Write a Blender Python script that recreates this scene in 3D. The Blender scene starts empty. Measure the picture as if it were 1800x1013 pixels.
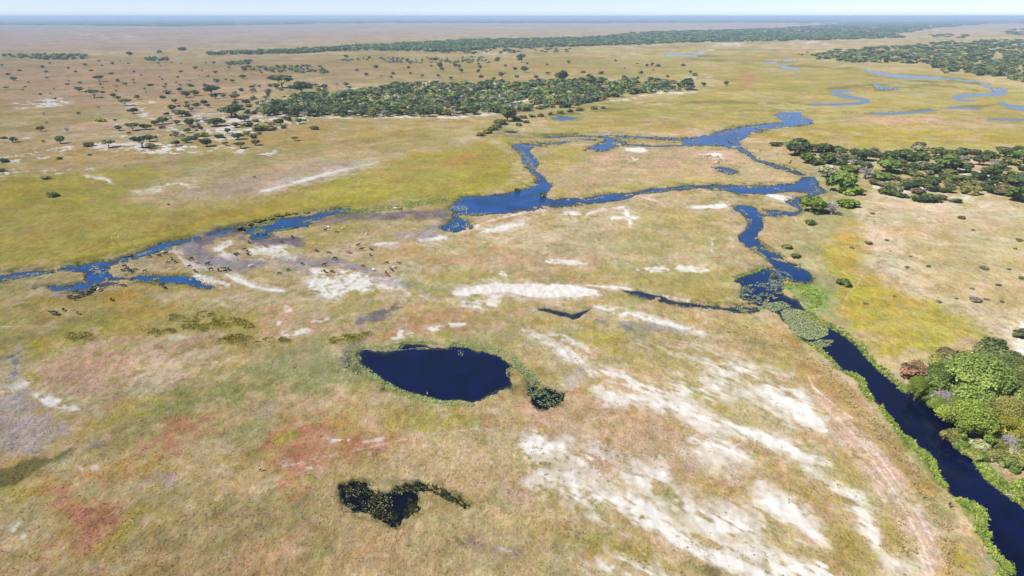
import bpy, math, random
import numpy as np

sc = bpy.context.scene
col = sc.collection
R = math.radians

# ------------------------------------------------------------------ camera, sky, sun, exposure
W, H, F = 1800.0, 1013.0, 1216.0          # photograph size and focal length in its pixels
CAM_H = 110.0                             # drone height above the water, metres
VH = 29.5                                 # row of the true horizontal
PITCH = math.atan((H / 2 - VH) / F)
cam_data = bpy.data.cameras.new('camera')
cam_data.sensor_width = 36.0
cam_data.lens = 36.0 * F / W
cam_data.clip_start = 1.0
cam_data.clip_end = 600000.0
cam = bpy.data.objects.new('camera', cam_data)
col.objects.link(cam)
cam.location = (0, 0, CAM_H)
cam.rotation_euler = (math.pi / 2 - PITCH, 0, 0)
sc.camera = cam

SUN_EL, SUN_AZ = R(50), math.atan2(-0.92, -0.39)      # towards the sun: left and a little behind the camera
world = bpy.data.worlds.new('World')
sc.world = world
world.use_nodes = True
wn = world.node_tree
for n in list(wn.nodes):
    wn.nodes.remove(n)
sky_n = wn.nodes.new('ShaderNodeTexSky')
sky_n.sky_type = 'NISHITA'
sky_n.sun_disc = False
sky_n.sun_elevation = SUN_EL
sky_n.sun_rotation = SUN_AZ
sky_n.altitude = 1000
sky_n.air_density = 0.6
sky_n.dust_density = 0.0
sky_n.ozone_density = 2.0
bg_n = wn.nodes.new('ShaderNodeBackground')
bg_n.inputs['Strength'].default_value = 0.075
wo_n = wn.nodes.new('ShaderNodeOutputWorld')
wb_n = wn.nodes.new('ShaderNodeVectorMath')            # the photograph's white balance, the same in every direction
wb_n.operation = 'MULTIPLY'
wb_n.inputs[1].default_value = (1.0, 0.93, 1.02)
wn.links.new(sky_n.outputs[0], wb_n.inputs[0])
wn.links.new(wb_n.outputs[0], bg_n.inputs['Color'])
wn.links.new(bg_n.outputs[0], wo_n.inputs['Surface'])

sun_data = bpy.data.lights.new('sun', 'SUN')
sun_data.energy = 4.6
sun_data.angle = R(0.53)
sun_data.color = (1.0, 0.955, 0.88)
sun = bpy.data.objects.new('sun', sun_data)
col.objects.link(sun)
sun.location = (-200, -80, 300)
sun.rotation_euler = (0, 0, 0)
from mathutils import Vector
_d = Vector((0.92 * math.cos(SUN_EL), 0.39 * math.cos(SUN_EL), -math.sin(SUN_EL)))
sun.rotation_euler = _d.to_track_quat('-Z', 'Y').to_euler()

sc.view_settings.view_transform = 'Standard'
sc.view_settings.look = 'None'
sc.view_settings.gamma = 1.0
sc.view_settings.use_curve_mapping = False
sc.view_settings.exposure = 0.85
GAIN = 2.2            # picture brightness of a white matt surface lying in this sun, for choosing base colours
sc.cycles.use_denoising = True
sc.cycles.max_bounces = 6
sc.cycles.diffuse_bounces = 3
sc.cycles.glossy_bounces = 2
sc.cycles.transparent_max_bounces = 8
sc.cycles.volume_bounces = 0
sc.cycles.caustics_reflective = False
sc.cycles.caustics_refractive = False

# ------------------------------------------------------------------ survey helpers: photograph point -> place on the plain
SP, CP = math.sin(PITCH), math.cos(PITCH)

def ground_np(u, v):
    a = (u - W / 2) / F
    b = (v - H / 2) / F
    t = CAM_H / (SP + b * CP)
    return a * t, (CP - b * SP) * t, t           # x, y, depth along the lens axis

def at(u, v):
    x, y, t = ground_np(float(u), float(v))
    return x, y, t

def mpp(u, v):
    return at(u, v)[2] / F                         # metres per photograph pixel across

def lin(c):
    c = np.asarray(c, float) / 255.0
    return np.where(c <= 0.04045, c / 12.92, ((c + 0.055) / 1.055) ** 2.4)

def alb(*c):
    return lin(c) / GAIN

# ------------------------------------------------------------------ noise
_rng = np.random.default_rng(7)
_TAB = _rng.random((512, 512)).astype(np.float32)

def vnoise(x, y, seed=0):
    x = x + 37.13 * seed
    y = y - 91.7 * seed
    xi = np.floor(x); yi = np.floor(y)
    fx = (x - xi).astype(np.float32); fy = (y - yi).astype(np.float32)
    fx = fx * fx * (3 - 2 * fx); fy = fy * fy * (3 - 2 * fy)
    x0 = xi.astype(np.int64) & 511; y0 = yi.astype(np.int64) & 511
    x1 = (x0 + 1) & 511; y1 = (y0 + 1) & 511
    a = _TAB[y0, x0]; b = _TAB[y0, x1]; c = _TAB[y1, x0]; d = _TAB[y1, x1]
    return (a + (b - a) * fx) * (1 - fy) + (c + (d - c) * fx) * fy

def fbm(x, y, lam, octs=3, seed=0):
    s = np.zeros(np.shape(x), np.float32); w = 1.0; t = 0
    for k in range(octs):
        s += w * vnoise(x / lam, y / lam, seed + 11 * k)
        t += w; w *= 0.55; lam *= 0.47
    return s / t

def sstep(a, b, x):
    t = np.clip((x - a) / (b - a), 0, 1)
    return t * t * (3 - 2 * t)

# ------------------------------------------------------------------ survey grid of the plain
us = np.arange(-70, 1871, 2.1)
g = 2.1; L = []; p = us[0]
while p > -9000:
    g *= 1.33; p -= g; L.append(p)
g = 2.1; Rr = []; p = us[-1]
while p < 10800:
    g *= 1.33; p += g; Rr.append(p)
us = np.concatenate([L[::-1], us, Rr])
vs = [32.75]
while vs[-1] < 1075:
    v = vs[-1]
    vs.append(v + (0.9 if v < 60 else 1.35 if v < 320 else 1.9))
g = 2.0
while vs[-1] < 3200:
    g *= 1.35; vs.append(vs[-1] + g)
vs = np.array(vs)
NU, NV = len(us), len(vs)
U, V = np.meshgrid(us, vs)
GX, GY, GT = ground_np(U, V)
DIST = np.sqrt(GX ** 2 + GY ** 2 + CAM_H ** 2)
SIND = CAM_H / DIST

def relnoise(frac, seed=0, octs=2):
    """noise whose grain is a fixed share of the distance, so it stays readable near and far"""
    l2 = np.log2(np.clip(DIST, 1, 60000) * frac)
    out = np.zeros(U.shape, np.float32)
    k0, k1 = int(math.floor(l2.min())), int(math.ceil(l2.max()))
    for k in range(k0, k1 + 1):
        w = np.clip(1 - np.abs(l2 - k), 0, 1)
        m = w > 0
        if m.any():
            out[m] += w[m] * fbm(GX[m], GY[m], 2.0 ** k, octs, seed + k * 3)
    return out

def even(n):
    return 1 / (1 + np.exp(-1.7 * (n - n.mean()) / n.std()))      # spread the values evenly over 0..1
NZ_L = even(relnoise(0.14, 1, 3))       # broad
NZ_M = even(relnoise(0.045, 2, 4))      # middle
NZ_S = even(relnoise(0.017, 3, 3))      # fine
NZ_F = even(relnoise(0.006, 4, 2))      # finest
WOB = (NZ_M - 0.5) * 0.9 + (NZ_S - 0.5) * 0.8 + (NZ_F - 0.5) * 0.45
FLK = even(NZ_M * 0.5 + NZ_S * 0.8 + NZ_F * 0.6)

def pts(s):
    return np.array([[float(q) for q in p.split(',')] for p in s.split()])

def window(u0, u1, v0, v1):
    i0, i1 = np.searchsorted(us, [u0, u1]); j0, j1 = np.searchsorted(vs, [v0, v1])
    return slice(max(j0 - 1, 0), j1 + 1), slice(max(i0 - 1, 0), i1 + 1)

def sd_poly(p, pad, asp=1.0):
    p = p[:, :2]
    sl = window(p[:, 0].min() - pad, p[:, 0].max() + pad, p[:, 1].min() - pad, p[:, 1].max() + pad)
    u = U[sl]; v = V[sl]
    d = np.full(u.shape, 1e9); ins = np.zeros(u.shape, bool)
    n = len(p)
    for i in range(n):
        ax, ay = p[i]; bx, by = p[(i + 1) % n]
        ex, ey = bx - ax, (by - ay)
        q = ex * ex + ey * ey * asp * asp + 1e-9
        t = np.clip(((u - ax) * ex + (v - ay) * ey * asp * asp) / q, 0, 1)
        d = np.minimum(d, (u - ax - t * ex) ** 2 + ((v - ay - t * ey) * asp) ** 2)
        c = (ay > v) != (by > v)
        ins ^= c & (u < (bx - ax) * (v - ay) / (by - ay + 1e-12) + ax)
    d = np.sqrt(d)
    return sl, np.where(ins, d, -d)

def sd_stroke(p, pad, asp=1.0):
    rm = p[:, 2].max()
    sl = window(p[:, 0].min() - pad - rm, p[:, 0].max() + pad + rm, p[:, 1].min() - pad - rm, p[:, 1].max() + pad + rm)
    u = U[sl]; v = V[sl]
    s = np.full(u.shape, -1e9)
    for i in range(max(1, len(p) - 1)):
        ax, ay, ar = p[i]; bx, by, br = p[min(i + 1, len(p) - 1)]
        ex, ey = bx - ax, by - ay
        q = ex * ex + ey * ey * asp * asp + 1e-9
        t = np.clip(((u - ax) * ex + (v - ay) * ey * asp * asp) / q, 0, 1)
        dd = np.sqrt((u - ax - t * ex) ** 2 + ((v - ay - t * ey) * asp) ** 2)
        s = np.maximum(s, ar + (br - ar) * t - dd)
    return sl, s

# ------------------------------------------------------------------ the plain: soils and grasses
PAL = {
    'tan': alb(190, 174, 124), 'straw': alb(208, 196, 158), 'olive': alb(166, 157, 76), 'yellow': alb(174, 168, 66),
    'green': alb(136, 150, 82), 'bright': alb(116, 156, 58), 'greygreen': alb(162, 165, 112), 'red': alb(186, 138, 104),
    'pink': alb(204, 172, 142), 'sand': alb(246, 243, 236), 'palesand': alb(218, 210, 196), 'mud': alb(122, 116, 118),
    'dark': alb(98, 88, 66), 'orange': alb(184, 152, 80), 'brown': alb(160, 134, 90), 'rose': alb(186, 168, 146),
    'deep': alb(106, 108, 58), 'marsh': alb(168, 160, 68), 'track': alb(214, 196, 166), 'greymud': alb(176, 170, 162),
    'bed': alb(66, 60, 44), 'trail': alb(236, 226, 210),
}
BASE = np.zeros(U.shape + (3,))
nw1 = even(fbm(GX, GY, 60, 4, 21)); nw2 = even(fbm(GX, GY, 170, 4, 22))
def mix(a, b, t):
    t = np.clip(t, 0, 1)[..., None]
    return a * (1 - t) + b * t
BASE[:] = PAL['tan']
BASE = mix(BASE, PAL['olive'], sstep(0.45, 0.85, NZ_L * 0.5 + NZ_M * 0.5) * 0.55)
BASE = mix(BASE, PAL['greygreen'], sstep(0.5, 0.8, nw2 * 0.5 + NZ_M * 0.5) * 0.45)
BASE = mix(BASE, PAL['straw'], sstep(0.5, 0.8, nw1 * 0.5 + NZ_S * 0.5) * 0.5)
BASE = mix(BASE, PAL['brown'], sstep(0.72, 0.95, FLK) * 0.25)
# small-scale medley of grasses: each kind in its own drifts
for _k, (_c, _f, _s, _lo, _st) in enumerate((('olive', .030, 61, .62, .6), ('orange', .022, 62, .72, .4), ('greygreen', .036, 63, .66, .55), ('pink', .026, 64, .74, .5), ('straw', .018, 65, .7, .5), ('green', .014, 66, .78, .4), ('brown', .010, 67, .74, .45))):
    BASE = mix(BASE, PAL[_c], sstep(_lo, _lo + .2, even(relnoise(_f, _s, 4))) * _st * .75)
MEDLEY = BASE.copy()
SANDM = np.zeros(U.shape)

def lay(c, sl, m):
    if c in ('sand', 'palesand'):
        top = 1.0 if c == 'sand' else 0.78
        SANDM[sl] = np.maximum(SANDM[sl], top * m)
        return
    m = m * (.84 + .16 * sstep(.25, .6, FLK[sl])) if c not in ('trail', 'mud', 'dark') else m
    BASE[sl] = BASE[sl] * (1 - m[..., None]) + PAL[c] * m[..., None]
    SANDM[sl] = SANDM[sl] * (1 - m * 0.8)

# bare sand lies in streaks drawn out along the old flood channels
_a = math.atan2(-0.75, 0.66)
_sx, _sy = GX * math.cos(_a) + GY * math.sin(_a), -GX * math.sin(_a) + GY * math.cos(_a)
STREAK = even(0.45 * fbm(_sx / 5.0, _sy, 13, 4, 41) + 0.35 * fbm(_sx / 5.0, _sy, 4.0, 3, 42) + 0.3 * fbm(_sx / 3.0, _sy, 1.4, 2, 43))
SE = sstep(900, 1050, U) * sstep(540, 640, V)
FLKS = FLK * (1 - SE * .8) + STREAK * SE * .8

def edge(sl, s, soft, wob, fleck, sandy=False):
    if sandy:
        soft = soft * 2.0
        q = s + wob * WOB[sl] * 1.6
        m = np.maximum(sstep(-soft, soft * 1.5, q), (0.42 + .24 * SE[sl]) * sstep(-soft * 4 - 6, soft, q + 5 * WOB[sl]))
        if fleck:
            far = sstep(360, 300, V[sl])
            m = m * (1 - far * (1 - sstep(fleck - .02, fleck + .3, FLK[sl])))
            m = m * np.clip((FLKS[sl] - fleck + 0.60) / 0.62, 0.0, 1) ** 1.3
            m = m * (1 - SE[sl] * .34 * sstep(.62, .25, STREAK[sl]))
        return m
    q = s + wob * WOB[sl] * 2
    m = sstep(-soft, soft, q)
    if fleck:
        m = m * sstep(fleck - 0.17, fleck + 0.13, FLK[sl] + 0.22 * np.clip(q / (soft + 6), -1, 1.2))
    return m

def PG(c, st, soft, wob, text, fleck=0, asp=1.0):
    sl, s = sd_poly(pts(text), soft * (10 if c in ('sand', 'palesand') else 1) + wob + 4, asp)
    lay(c, sl, edge(sl, s, soft, wob, fleck, c in ('sand', 'palesand')) * st)

def ST(c, st, soft, wob, text, fleck=0, asp=1.0):
    p = pts(text)
    if c in ('sand', 'palesand') and p[:, 2].max() <= 2.6:       # a trodden trail
        c, fleck = 'trail', 0
    sl, s = sd_stroke(p, soft * (10 if c in ('sand', 'palesand') else 1) + wob + 4, asp)
    lay(c, sl, edge(sl, s, soft, wob, fleck, c in ('sand', 'palesand')) * st)

def far_tones():
    # broad zones
    PG('rose', .7, 6, 4, '-9000,33 9000,33 9000,52 1100,58 700,66 330,88 -9000,96', 0)
    PG('brown', .55, 10, 8, '-2000,100 350,102 700,96 1000,92 1100,130 900,140 480,140 200,190 -2000,220', 0)
    PG('pink', .3, 14, 10, '-2000,120 300,120 520,150 480,200 240,260 -2000,320', .45)
    PG('olive', .6, 12, 8, '560,98 1250,85 1420,100 1300,150 1000,140 700,130', .42)
    PG('marsh', .65, 14, 8, '1000,180 1230,160 1500,100 1800,150 2600,160 2600,300 1500,260 1250,235 1000,240 900,235', .40)
    PG('olive', .5, 10, 6, '1220,100 1420,95 1560,130 1480,160 1230,150', .45)
    PG('pink', .75, 8, 4, '1470,212 1560,206 1640,207 1760,213 1800,224 2300,235 1700,226 1560,222', .40)
    PG('yellow', .55, 10, 5, '1320,245 1400,236 1600,226 2000,232 2000,262 1600,268 1400,256', .40)
    PG('orange', .35, 12, 6, '1330,240 1500,232 1900,236 1900,252 1500,250', .48)
    ST('red', .7, 4, 3, '1308,132,5 1318,140,9 1312,150,8', 0, 1.2)
    # savanna on the left
    PG('olive', .6, 14, 8, '-900,195 120,190 180,200 60,235 -900,250', .42)
    PG('olive', .5, 16, 8, '-900,280 200,262 420,250 560,215 850,205 890,235 700,275 400,290 180,320 -900,345', .42)
    PG('orange', .45, 12, 8, '0,255 400,240 640,205 840,205 600,245 300,275 0,300', .5)
    # the marsh north of the left river
    PG('marsh', .85, 8, 6, '-900,335 80,312 230,300 300,305 220,350 300,368 460,345 640,300 700,275 880,245 915,270 945,315 930,334 800,350 600,370 430,402 310,426 120,468 -900,520')
    PG('yellow', .55, 10, 8, '-900,330 60,315 180,320 150,360 40,372 -900,380', .42)
    PG('brown', .45, 10, 6, '-900,430 120,398 330,375 560,345 540,330 300,372 60,410', .5)
    PG('orange', .4, 8, 6, '260,392 420,372 560,350 590,358 500,378 380,402 240,420', .5)
    PG('orange', .6, 6, 4, '620,300 700,285 740,290 700,306 650,312', .46)
    ST('orange', .7, 4, 3, '780,292,14 800,288,12 832,272,12', .45, 2)
    PG('yellow', .6, 8, 6, '560,335 760,318 900,300 900,330 780,345 620,362 500,385 300,425 150,455 60,465 200,430 420,385', .42)
    PG('straw', .5, 8, 4, '860,245 905,268 935,310 920,330 895,325 905,285 880,262', .45)
    PG('tan', .85, 8, 5, '215,350 300,322 440,300 560,268 640,262 700,275 660,295 540,325 430,348 290,366', 0)
    PG('rose', .6, 8, 5, '300,345 420,320 560,285 650,290 560,318 440,345', 0)
    ST('sand', .85, 1.6, 1.2, '455,339,2 500,328,3.2 540,317,3.2 590,303,3 660,288,1.5')
    ST('palesand', .7, 6, 6, '240,338,12 300,330,20 360,318,12', .52, 1.8)
    ST('palesand', .8, 3, 3, '150,312,6 185,318,8 220,330,4', .47, 1.8)
    for a in ('20,278,30 60,272,30 110,262,20', '90,302,20 150,296,14', '180,255,30 260,262,30 330,265,20', '330,240,30 400,232,30 480,222,24', '420,215,24 520,205,24 640,198,20',
              '250,200,24 330,215,26 380,205,24', '280,180,20 240,188,24', '380,262,20 470,268,20', '480,175,26 560,185,26 640,178,20', '580,206,12 700,207,10 830,205,9 880,200,6',
              '600,155,12 640,156,14 660,160,8', '800,160,20 900,175,20 960,168,20', '620,185,24 760,190,24', '40,245,16 10,255,16', '100,180,22 40,187,20', '300,232,24 210,246,22',
              '1040,180,12 1090,178,8 1150,166,8 1215,162,8', '1000,186,8 1030,184,8', '210,225,12', '0,310,16 30,300,8'):
        ST('palesand', .85, 5, 6, a, .47, 3)
    ST('sand', .8, 4, 5, '390,240,26 460,222,30 540,205,22', .5, 3)
    ST('sand', .8, 3, 4, '260,258,20 340,262,14', .5, 3)
    ST('palesand', .5, 2, 2, '200,185,20 300,178,14', .45, 4)
    for a in ('150,64,30 220,66,20', '850,96,40 900,97,30', '1010,78,30', '1280,80,40', '1420,77,40', '1100,98,30', '1230,95,14 1250,88,8', '1240,136,14 1210,138,10', '1610,50,50'):
        ST('palesand', .6, 2, 2, a, .45, 6)

def mid_tones():
    # the central islands
    PG('tan', .6, 10, 8, '930,270 1040,262 1290,256 1400,305 1390,322 1150,328 1000,342 950,330', .3)
    PG('yellow', .6, 8, 6, '935,265 1000,255 1030,268 1010,290 970,305 950,290', .4)
    PG('yellow', .6, 6, 5, '975,338 1060,330 1200,318 1300,318 1200,328 1050,342', .42)
    PG('pink', .55, 12, 8, '1040,275 1180,262 1320,268 1360,300 1200,305 1060,310', .45)
    ST('sand', .95, 1.5, 1.5, '1106,264,8 1125,265,12', 0, 3)
    ST('sand', .85, 1.5, 2, '1238,275,8 1258,274,12 1266,277,6', .4, 3)
    ST('palesand', .8, 2, 2, '1116,280,8', .4, 2)
    ST('palesand', .7, 2, 3, '1135,305,7 1140,300,5', .4, 2)
    PG('straw', .5, 14, 10, '640,395 900,380 1100,350 1280,345 1300,400 1340,450 1290,490 1050,500 750,500 560,450', .42)
    PG('olive', .55, 12, 8, '560,400 720,388 760,400 640,420 560,440 500,440', .4)
    PG('orange', .55, 10, 8, '700,430 800,420 900,440 940,465 800,462 640,450', .47)
    PG('pink', .5, 10, 8, '780,450 920,455 1050,460 980,478 820,470', .47)
    PG('olive', .6, 12, 10, '1120,370 1240,355 1280,400 1260,440 1130,450 1060,430', .42)
    PG('greygreen', .6, 10, 8, '1060,430 1140,418 1180,430 1150,450 1080,448', .42)
    PG('green', .45, 10, 6, '1240,380 1265,420 1262,445 1240,440 1225,410', .42)
    PG('olive', .7, 10, 8, '700,500 780,480 960,478 1100,470 1290,465 1300,495 1260,535 1180,515 1050,500 880,498 760,505', .4)
    PG('orange', .45, 8, 6, '980,480 1010,490 1000,500 960,490', .4)
    PG('brown', .4, 8, 6, '1270,430 1330,445 1350,470 1300,480 1260,470', .45)
    PG('green', .7, 6, 5, '700,495 780,500 800,512 760,525 720,515 690,505', .38)
    PG('green', .55, 8, 5, '1060,512 1130,525 1150,535 1080,532', .4)
    # the big sand washes
    PG('sand', 1, 1.6, 2.4, '785,522 800,513 830,505 880,500 950,499 1010,503 1046,509 1052,520 1020,524 960,524 915,522 890,514 850,516 812,523')
    ST('sand', .9, 1.5, 1.5, '1030,503,3 1060,506,3 1100,508,3 1112,510,1.5')
    ST('palesand', .9, 2, 2, '1130,518,5 1170,524,4 1210,530,3', .4)
    ST('palesand', .8, 2, 3, '810,536,6 850,538,8 870,530,12 880,522,6', .42)
    ST('sand', .9, 3, 4, '520,468,6 570,478,9 610,483,10 655,491,8 695,499,5 718,520,2', .44)
    ST('sand', .95, 3, 4, '548,503,10 580,506,16 620,504,16 650,500,8', .40)
    ST('palesand', .7, 4, 4, '560,490,16 620,492,20 680,502,14 720,516,8 770,522,8', .46)
    ST('sand', .9, 1, .8, '640,490,2 690,500,2.5 720,518,1.5')
    ST('sand', .8, 1, 1, '688,508,2 704,494,2')
    ST('mud', .75, 5, 4, '420,405,9 380,415,12 350,430,12 345,445,12 375,456,10 440,462,8 520,465,7 600,468,6 640,475,5', .36)
    ST('mud', .7, 3, 3, '440,425,10 490,421,10 530,428,6', .40)
    ST('sand', .9, 3, 4, '400,430,7 382,440,9 385,450,9 420,458,8 470,462,8 520,459,5', .40)
    ST('sand', .8, 3, 4, '430,435,6 480,437,10 510,430,5', .45)
    ST('palesand', .8, 2, 3, '440,450,14 500,448,10 470,432,8', .46)
    ST('sand', .85, 1.2, 1.5, '318,447,3 330,446,5', .3)
    ST('sand', .9, 1, .7, '309,429,1.6 306,440,1.8 312,450,1.8 325,460,1.8 345,468,1.6 372,476,1.6')
    ST('palesand', .9, 1, .7, '315,455,1.5 330,468,1.5 345,475,1.2')
    ST('palesand', .8, .8, .5, '285,444,1 345,443,1')
    ST('palesand', .9, 2, 2.5, '345,490,7 370,494,7 400,503,5', .36)
    ST('sand', .9, 1.5, 1.5, '395,483,1.2 420,495,5 440,503,4 470,511,3 498,514,2')
    ST('palesand', .75, 3, 3, '355,527,5 385,535,7 405,541,4', .40)
    ST('mud', .65, 3, 3, '560,392,4 640,380,6 720,383,7 790,378,6 800,390,8', .38)
    ST('mud', .7, 4, 3, '640,432,4 690,424,8 730,417,8 780,408,10', .42)
    ST('sand', .85, 2, 2, '645,432,4 690,428,5 725,414,5', .42)
    ST('sand', .9, 1.5, 1.5, '738,424,3 775,419,4 790,414,2')
    PG('sand', 1, 1.2, 1.2, '834,413 852,404 890,395 928,392 925,396 900,401 888,408 862,411')
    ST('palesand', .8, 1, 1, '805,412,2 860,390,2 930,373,2 960,370,1.5')
    ST('sand', .85, 1.5, 1.5, '993,376,4 1020,378,3', .4)
    ST('sand', .85, 1, 1, '1032,378,2 1060,370,2 1095,366,1.5')
    ST('sand', .9, 1.3, 1.5, '1100,372,3 1104,384,4 1108,396,5', .38)
    ST('sand', .8, 1.3, 1, '1078,384,6 1118,384,6', .42, 2)
    ST('palesand', .7, 1, .6, '1130,348,1 1155,355,1 1168,363,1')
    ST('sand', .85, 1.5, 1.5, '1205,366,5 1240,366,6 1272,362,5', .38, 1.4)
    ST('sand', .9, 2, 2, '1348,343,3 1368,350,5 1388,355,3')
    ST('palesand', .8, 2, 2, '1252,422,3 1250,444,4', .4)
    ST('palesand', .9, 2, 2, '965,461,12 1005,464,16 1025,466,6', .38, 3)
    ST('palesand', .8, 2, 3, '1130,478,16 1190,472,20 1230,476,16', .42, 3)
    ST('palesand', .8, 2, 3, '1200,474,12', .3, 2.5)
    ST('palesand', .9, 1.5, 2, '882,482,6 890,490,4', .38)
    ST('palesand', .6, 2, 3, '760,435,20 800,445,14', .48, 3)
    # right plain
    PG('straw', .8, 16, 10, '1500,370 1560,345 2400,350 2400,640 1800,640 1700,600 1640,540 1540,480 1500,430', .33)
    PG('olive', .5, 14, 10, '1560,390 1900,400 2200,520 1850,560 1650,520', .53)
    PG('greygreen', .8, 6, 5, '1390,310 1460,300 1480,340 1500,370 1490,420 1460,470 1510,560 1600,680 1560,660 1500,595 1430,555 1390,520 1440,495 1420,470 1350,440 1340,400 1400,380 1450,345', .3)
    PG('tan', .7, 5, 4, '1340,385 1400,382 1430,400 1400,440 1350,435 1338,410', .3)
    PG('yellow', .85, 9, 8, '1440,430 1480,400 1515,405 1520,440 1500,475 1545,500 1580,520 1660,540 1720,560 1740,600 1660,625 1600,650 1540,620 1490,580 1470,530 1490,490 1450,470', .32)
    PG('orange', .55, 8, 7, '1470,395 1500,390 1505,430 1490,470 1560,490 1610,540 1570,560 1530,520 1480,570 1470,540 1500,500 1470,460', .45)
    PG('yellow', .5, 8, 7, '1490,490 1580,510 1560,540 1500,545', .40)
    PG('bright', .6, 6, 4, '1380,505 1420,500 1460,515 1450,545 1420,545 1390,528', .40)
    PG('straw', .6, 5, 5, '1560,640 1600,615 1640,625 1620,660 1600,680 1575,665', .4)
    ST('palesand', .9, 6, 5, '1800,585,20 1790,630,22 1775,640,10', .40)
    ST('palesand', .7, 5, 5, '1700,290,20 1760,310,26 1790,345,20 1850,330,30', .46, 1.6)
    ST('sand', .85, 3, 3, '1590,296,10 1615,294,8', .36, 1.6)
    ST('sand', .8, 3, 3, '1690,305,14 1660,313,8 1700,308,8', .40, 1.6)
    ST('palesand', .8, 4, 4, '1520,330,14 1560,335,14 1650,330,14 1700,345,10', .47, 1.6)
    ST('sand', .7, 3, 3, '1775,288,10 1760,345,10', .4, 1.6)
    ST('palesand', .25, .8, .6, '1515,485,.8 1505,505,.8 1490,520,.8 1480,545,.8')

def near_tones():
    # left foreground
    PG('olive', .65, 16, 12, '-900,540 60,520 300,520 450,560 560,600 420,620 230,610 60,620 -900,650', .36)
    PG('orange', .7, 10, 8, '180,520 270,510 330,530 280,560 200,560', .42)
    PG('brown', .4, 10, 8, '40,545 140,540 200,560 120,575 50,570', .42)
    PG('yellow', .75, 12, 10, '50,600 160,570 260,560 240,600 120,640 60,680', .44)
    PG('pink', .8, 12, 10, '60,640 160,590 260,600 420,590 240,640 200,700 90,670', .46)
    PG('straw', .8, 10, 8, '205,670 245,635 330,618 410,622 425,632 340,650 300,680 280,705 230,700', .3)
    PG('pink', .55, 12, 8, '120,660 210,680 230,710 140,715', .42)
    PG('green', .7, 16, 10, '190,740 300,700 420,650 560,625 640,640 660,670 520,700 380,720 260,760 200,780', .34)
    PG('green', .55, 12, 10, '380,690 480,655 560,650 540,680 440,705', .40)
    PG('yellow', .65, 10, 8, '110,770 160,735 240,705 300,705 200,740 150,765', .38)
    PG('greymud', .75, 12, 8, '-400,690 30,680 90,730 130,760 60,790 -400,800', .36)
    PG('brown', .45, 14, 10, '160,770 300,735 420,740 440,780 330,800 200,800', .42)
    PG('red', .8, 18, 13, '258,778 300,750 350,740 392,748 372,774 320,790', .3)
    PG('greygreen', .7, 10, 8, '370,770 430,745 480,745 470,765 400,785', .34)
    PG('orange', .6, 14, 10, '30,850 120,830 230,820 260,840 180,860 60,870', .40)
    PG('yellow', .55, 12, 9, '-300,850 60,850 70,880 20,905 -300,900', .42)
    PG('orange', .45, 18, 12, '70,870 200,870 230,930 150,1000 90,960')
    PG('red', 1, 15, 13, '95,868 120,858 140,875 165,885 200,885 215,915 205,930 170,955 150,980 135,975 140,940 118,920 100,895', .26)
    PG('red', .5, 10, 8, '60,930 110,930 120,960 80,965', .42)
    PG('red', .6, 10, 8, '-200,965 10,965 12,995 -200,1030', .4)
    PG('yellow', .65, 10, 8, '215,930 250,870 330,860 300,900 260,930 200,960 170,985 150,990 190,955', .36)
    PG('greygreen', .6, 12, 8, '130,860 240,850 300,855 260,880 160,885', .42)
    PG('deep', .9, 9, 7, '-300,880 0,832 60,812 125,790 120,802 60,828 0,858 -300,920', .34)
    PG('brown', .4, 16, 10, '-200,955 150,990 340,930 600,940 500,1100 -200,1100', .45)
    PG('greygreen', .55, 18, 10, '330,900 480,850 600,850 560,910 440,970 300,1000', .40)
    PG('greygreen', .6, 16, 10, '480,1000 560,930 640,915 620,940 540,1013 500,1040', .42)
    ST('deep', .5, 9, 6, '520,960,8 560,935,10 615,912,8', .42)
    # the red field and its track
    PG('orange', .5, 20, 12, '440,810 500,735 620,730 730,770 640,825 500,885')
    PG('red', 1, 16, 13, '455,800 485,770 510,745 545,735 600,745 640,765 685,775 715,775 690,790 640,815 590,835 545,855 510,872 478,868 470,850 485,820', .2)
    PG('pink', .7, 6, 6, '480,830 560,805 640,795 600,825 530,855 490,862', .44)
    PG('yellow', .75, 7, 5, '480,775 515,760 535,770 520,790 490,795', .34)
    PG('orange', .55, 8, 6, '560,740 640,745 660,760 600,765', .40)
    PG('olive', .7, 5, 4, '565,788 610,783 615,793 580,798', .36)
    ST('yellow', .7, 5, 4, '560,850,5 620,832,6 672,808,5', .38)
    ST('sand', .8, 3, 3, '570,778,8 595,774,10 612,776,7', .44, 1.5)
    ST('sand', .9, 2, 2.5, '552,809,3 570,804,8 600,803,4', .36, 1.3)
    ST('palesand', .55, .8, .6, '462,830,.3 490,825,.6 545,812,.8 560,806,1 640,791,.8 695,778,1 790,762,.3 900,752,.3 940,748,.2')
    ST('palesand', .7, 3, 3, '640,778,8 670,772,8', .48, 1.5)
    for a in ('505,835,7', '530,838,7', '475,857,6', '560,842,6', '498,812,5', '510,857,8', '545,825,8', '620,815,10', '590,820,8', '650,800,8'):
        ST('palesand', .75, 2.5, 3, a, .44, 1.5)
    # around the pond
    PG('greygreen', .75, 12, 9, '560,600 620,590 650,620 620,640 640,670 560,680 470,680 440,640 500,620', .34)
    PG('mud', .55, 6, 5, '595,615 640,605 650,620 620,640 600,638', .40)
    PG('greygreen', .65, 10, 8, '800,600 880,590 960,580 1000,600 920,615 840,610', .38)
    PG('red', .6, 12, 8, '680,590 690,565 760,548 840,552 850,572 800,588 720,598', .38)
    PG('pink', .55, 12, 8, '450,590 470,545 560,555 600,575 540,600', .42)
    ST('sand', .9, 1.8, 2, '702,592,6 705,584,5', .32)
    ST('palesand', .8, 1.8, 2, '692,597,6 725,591,8', .40, 1.6)
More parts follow.
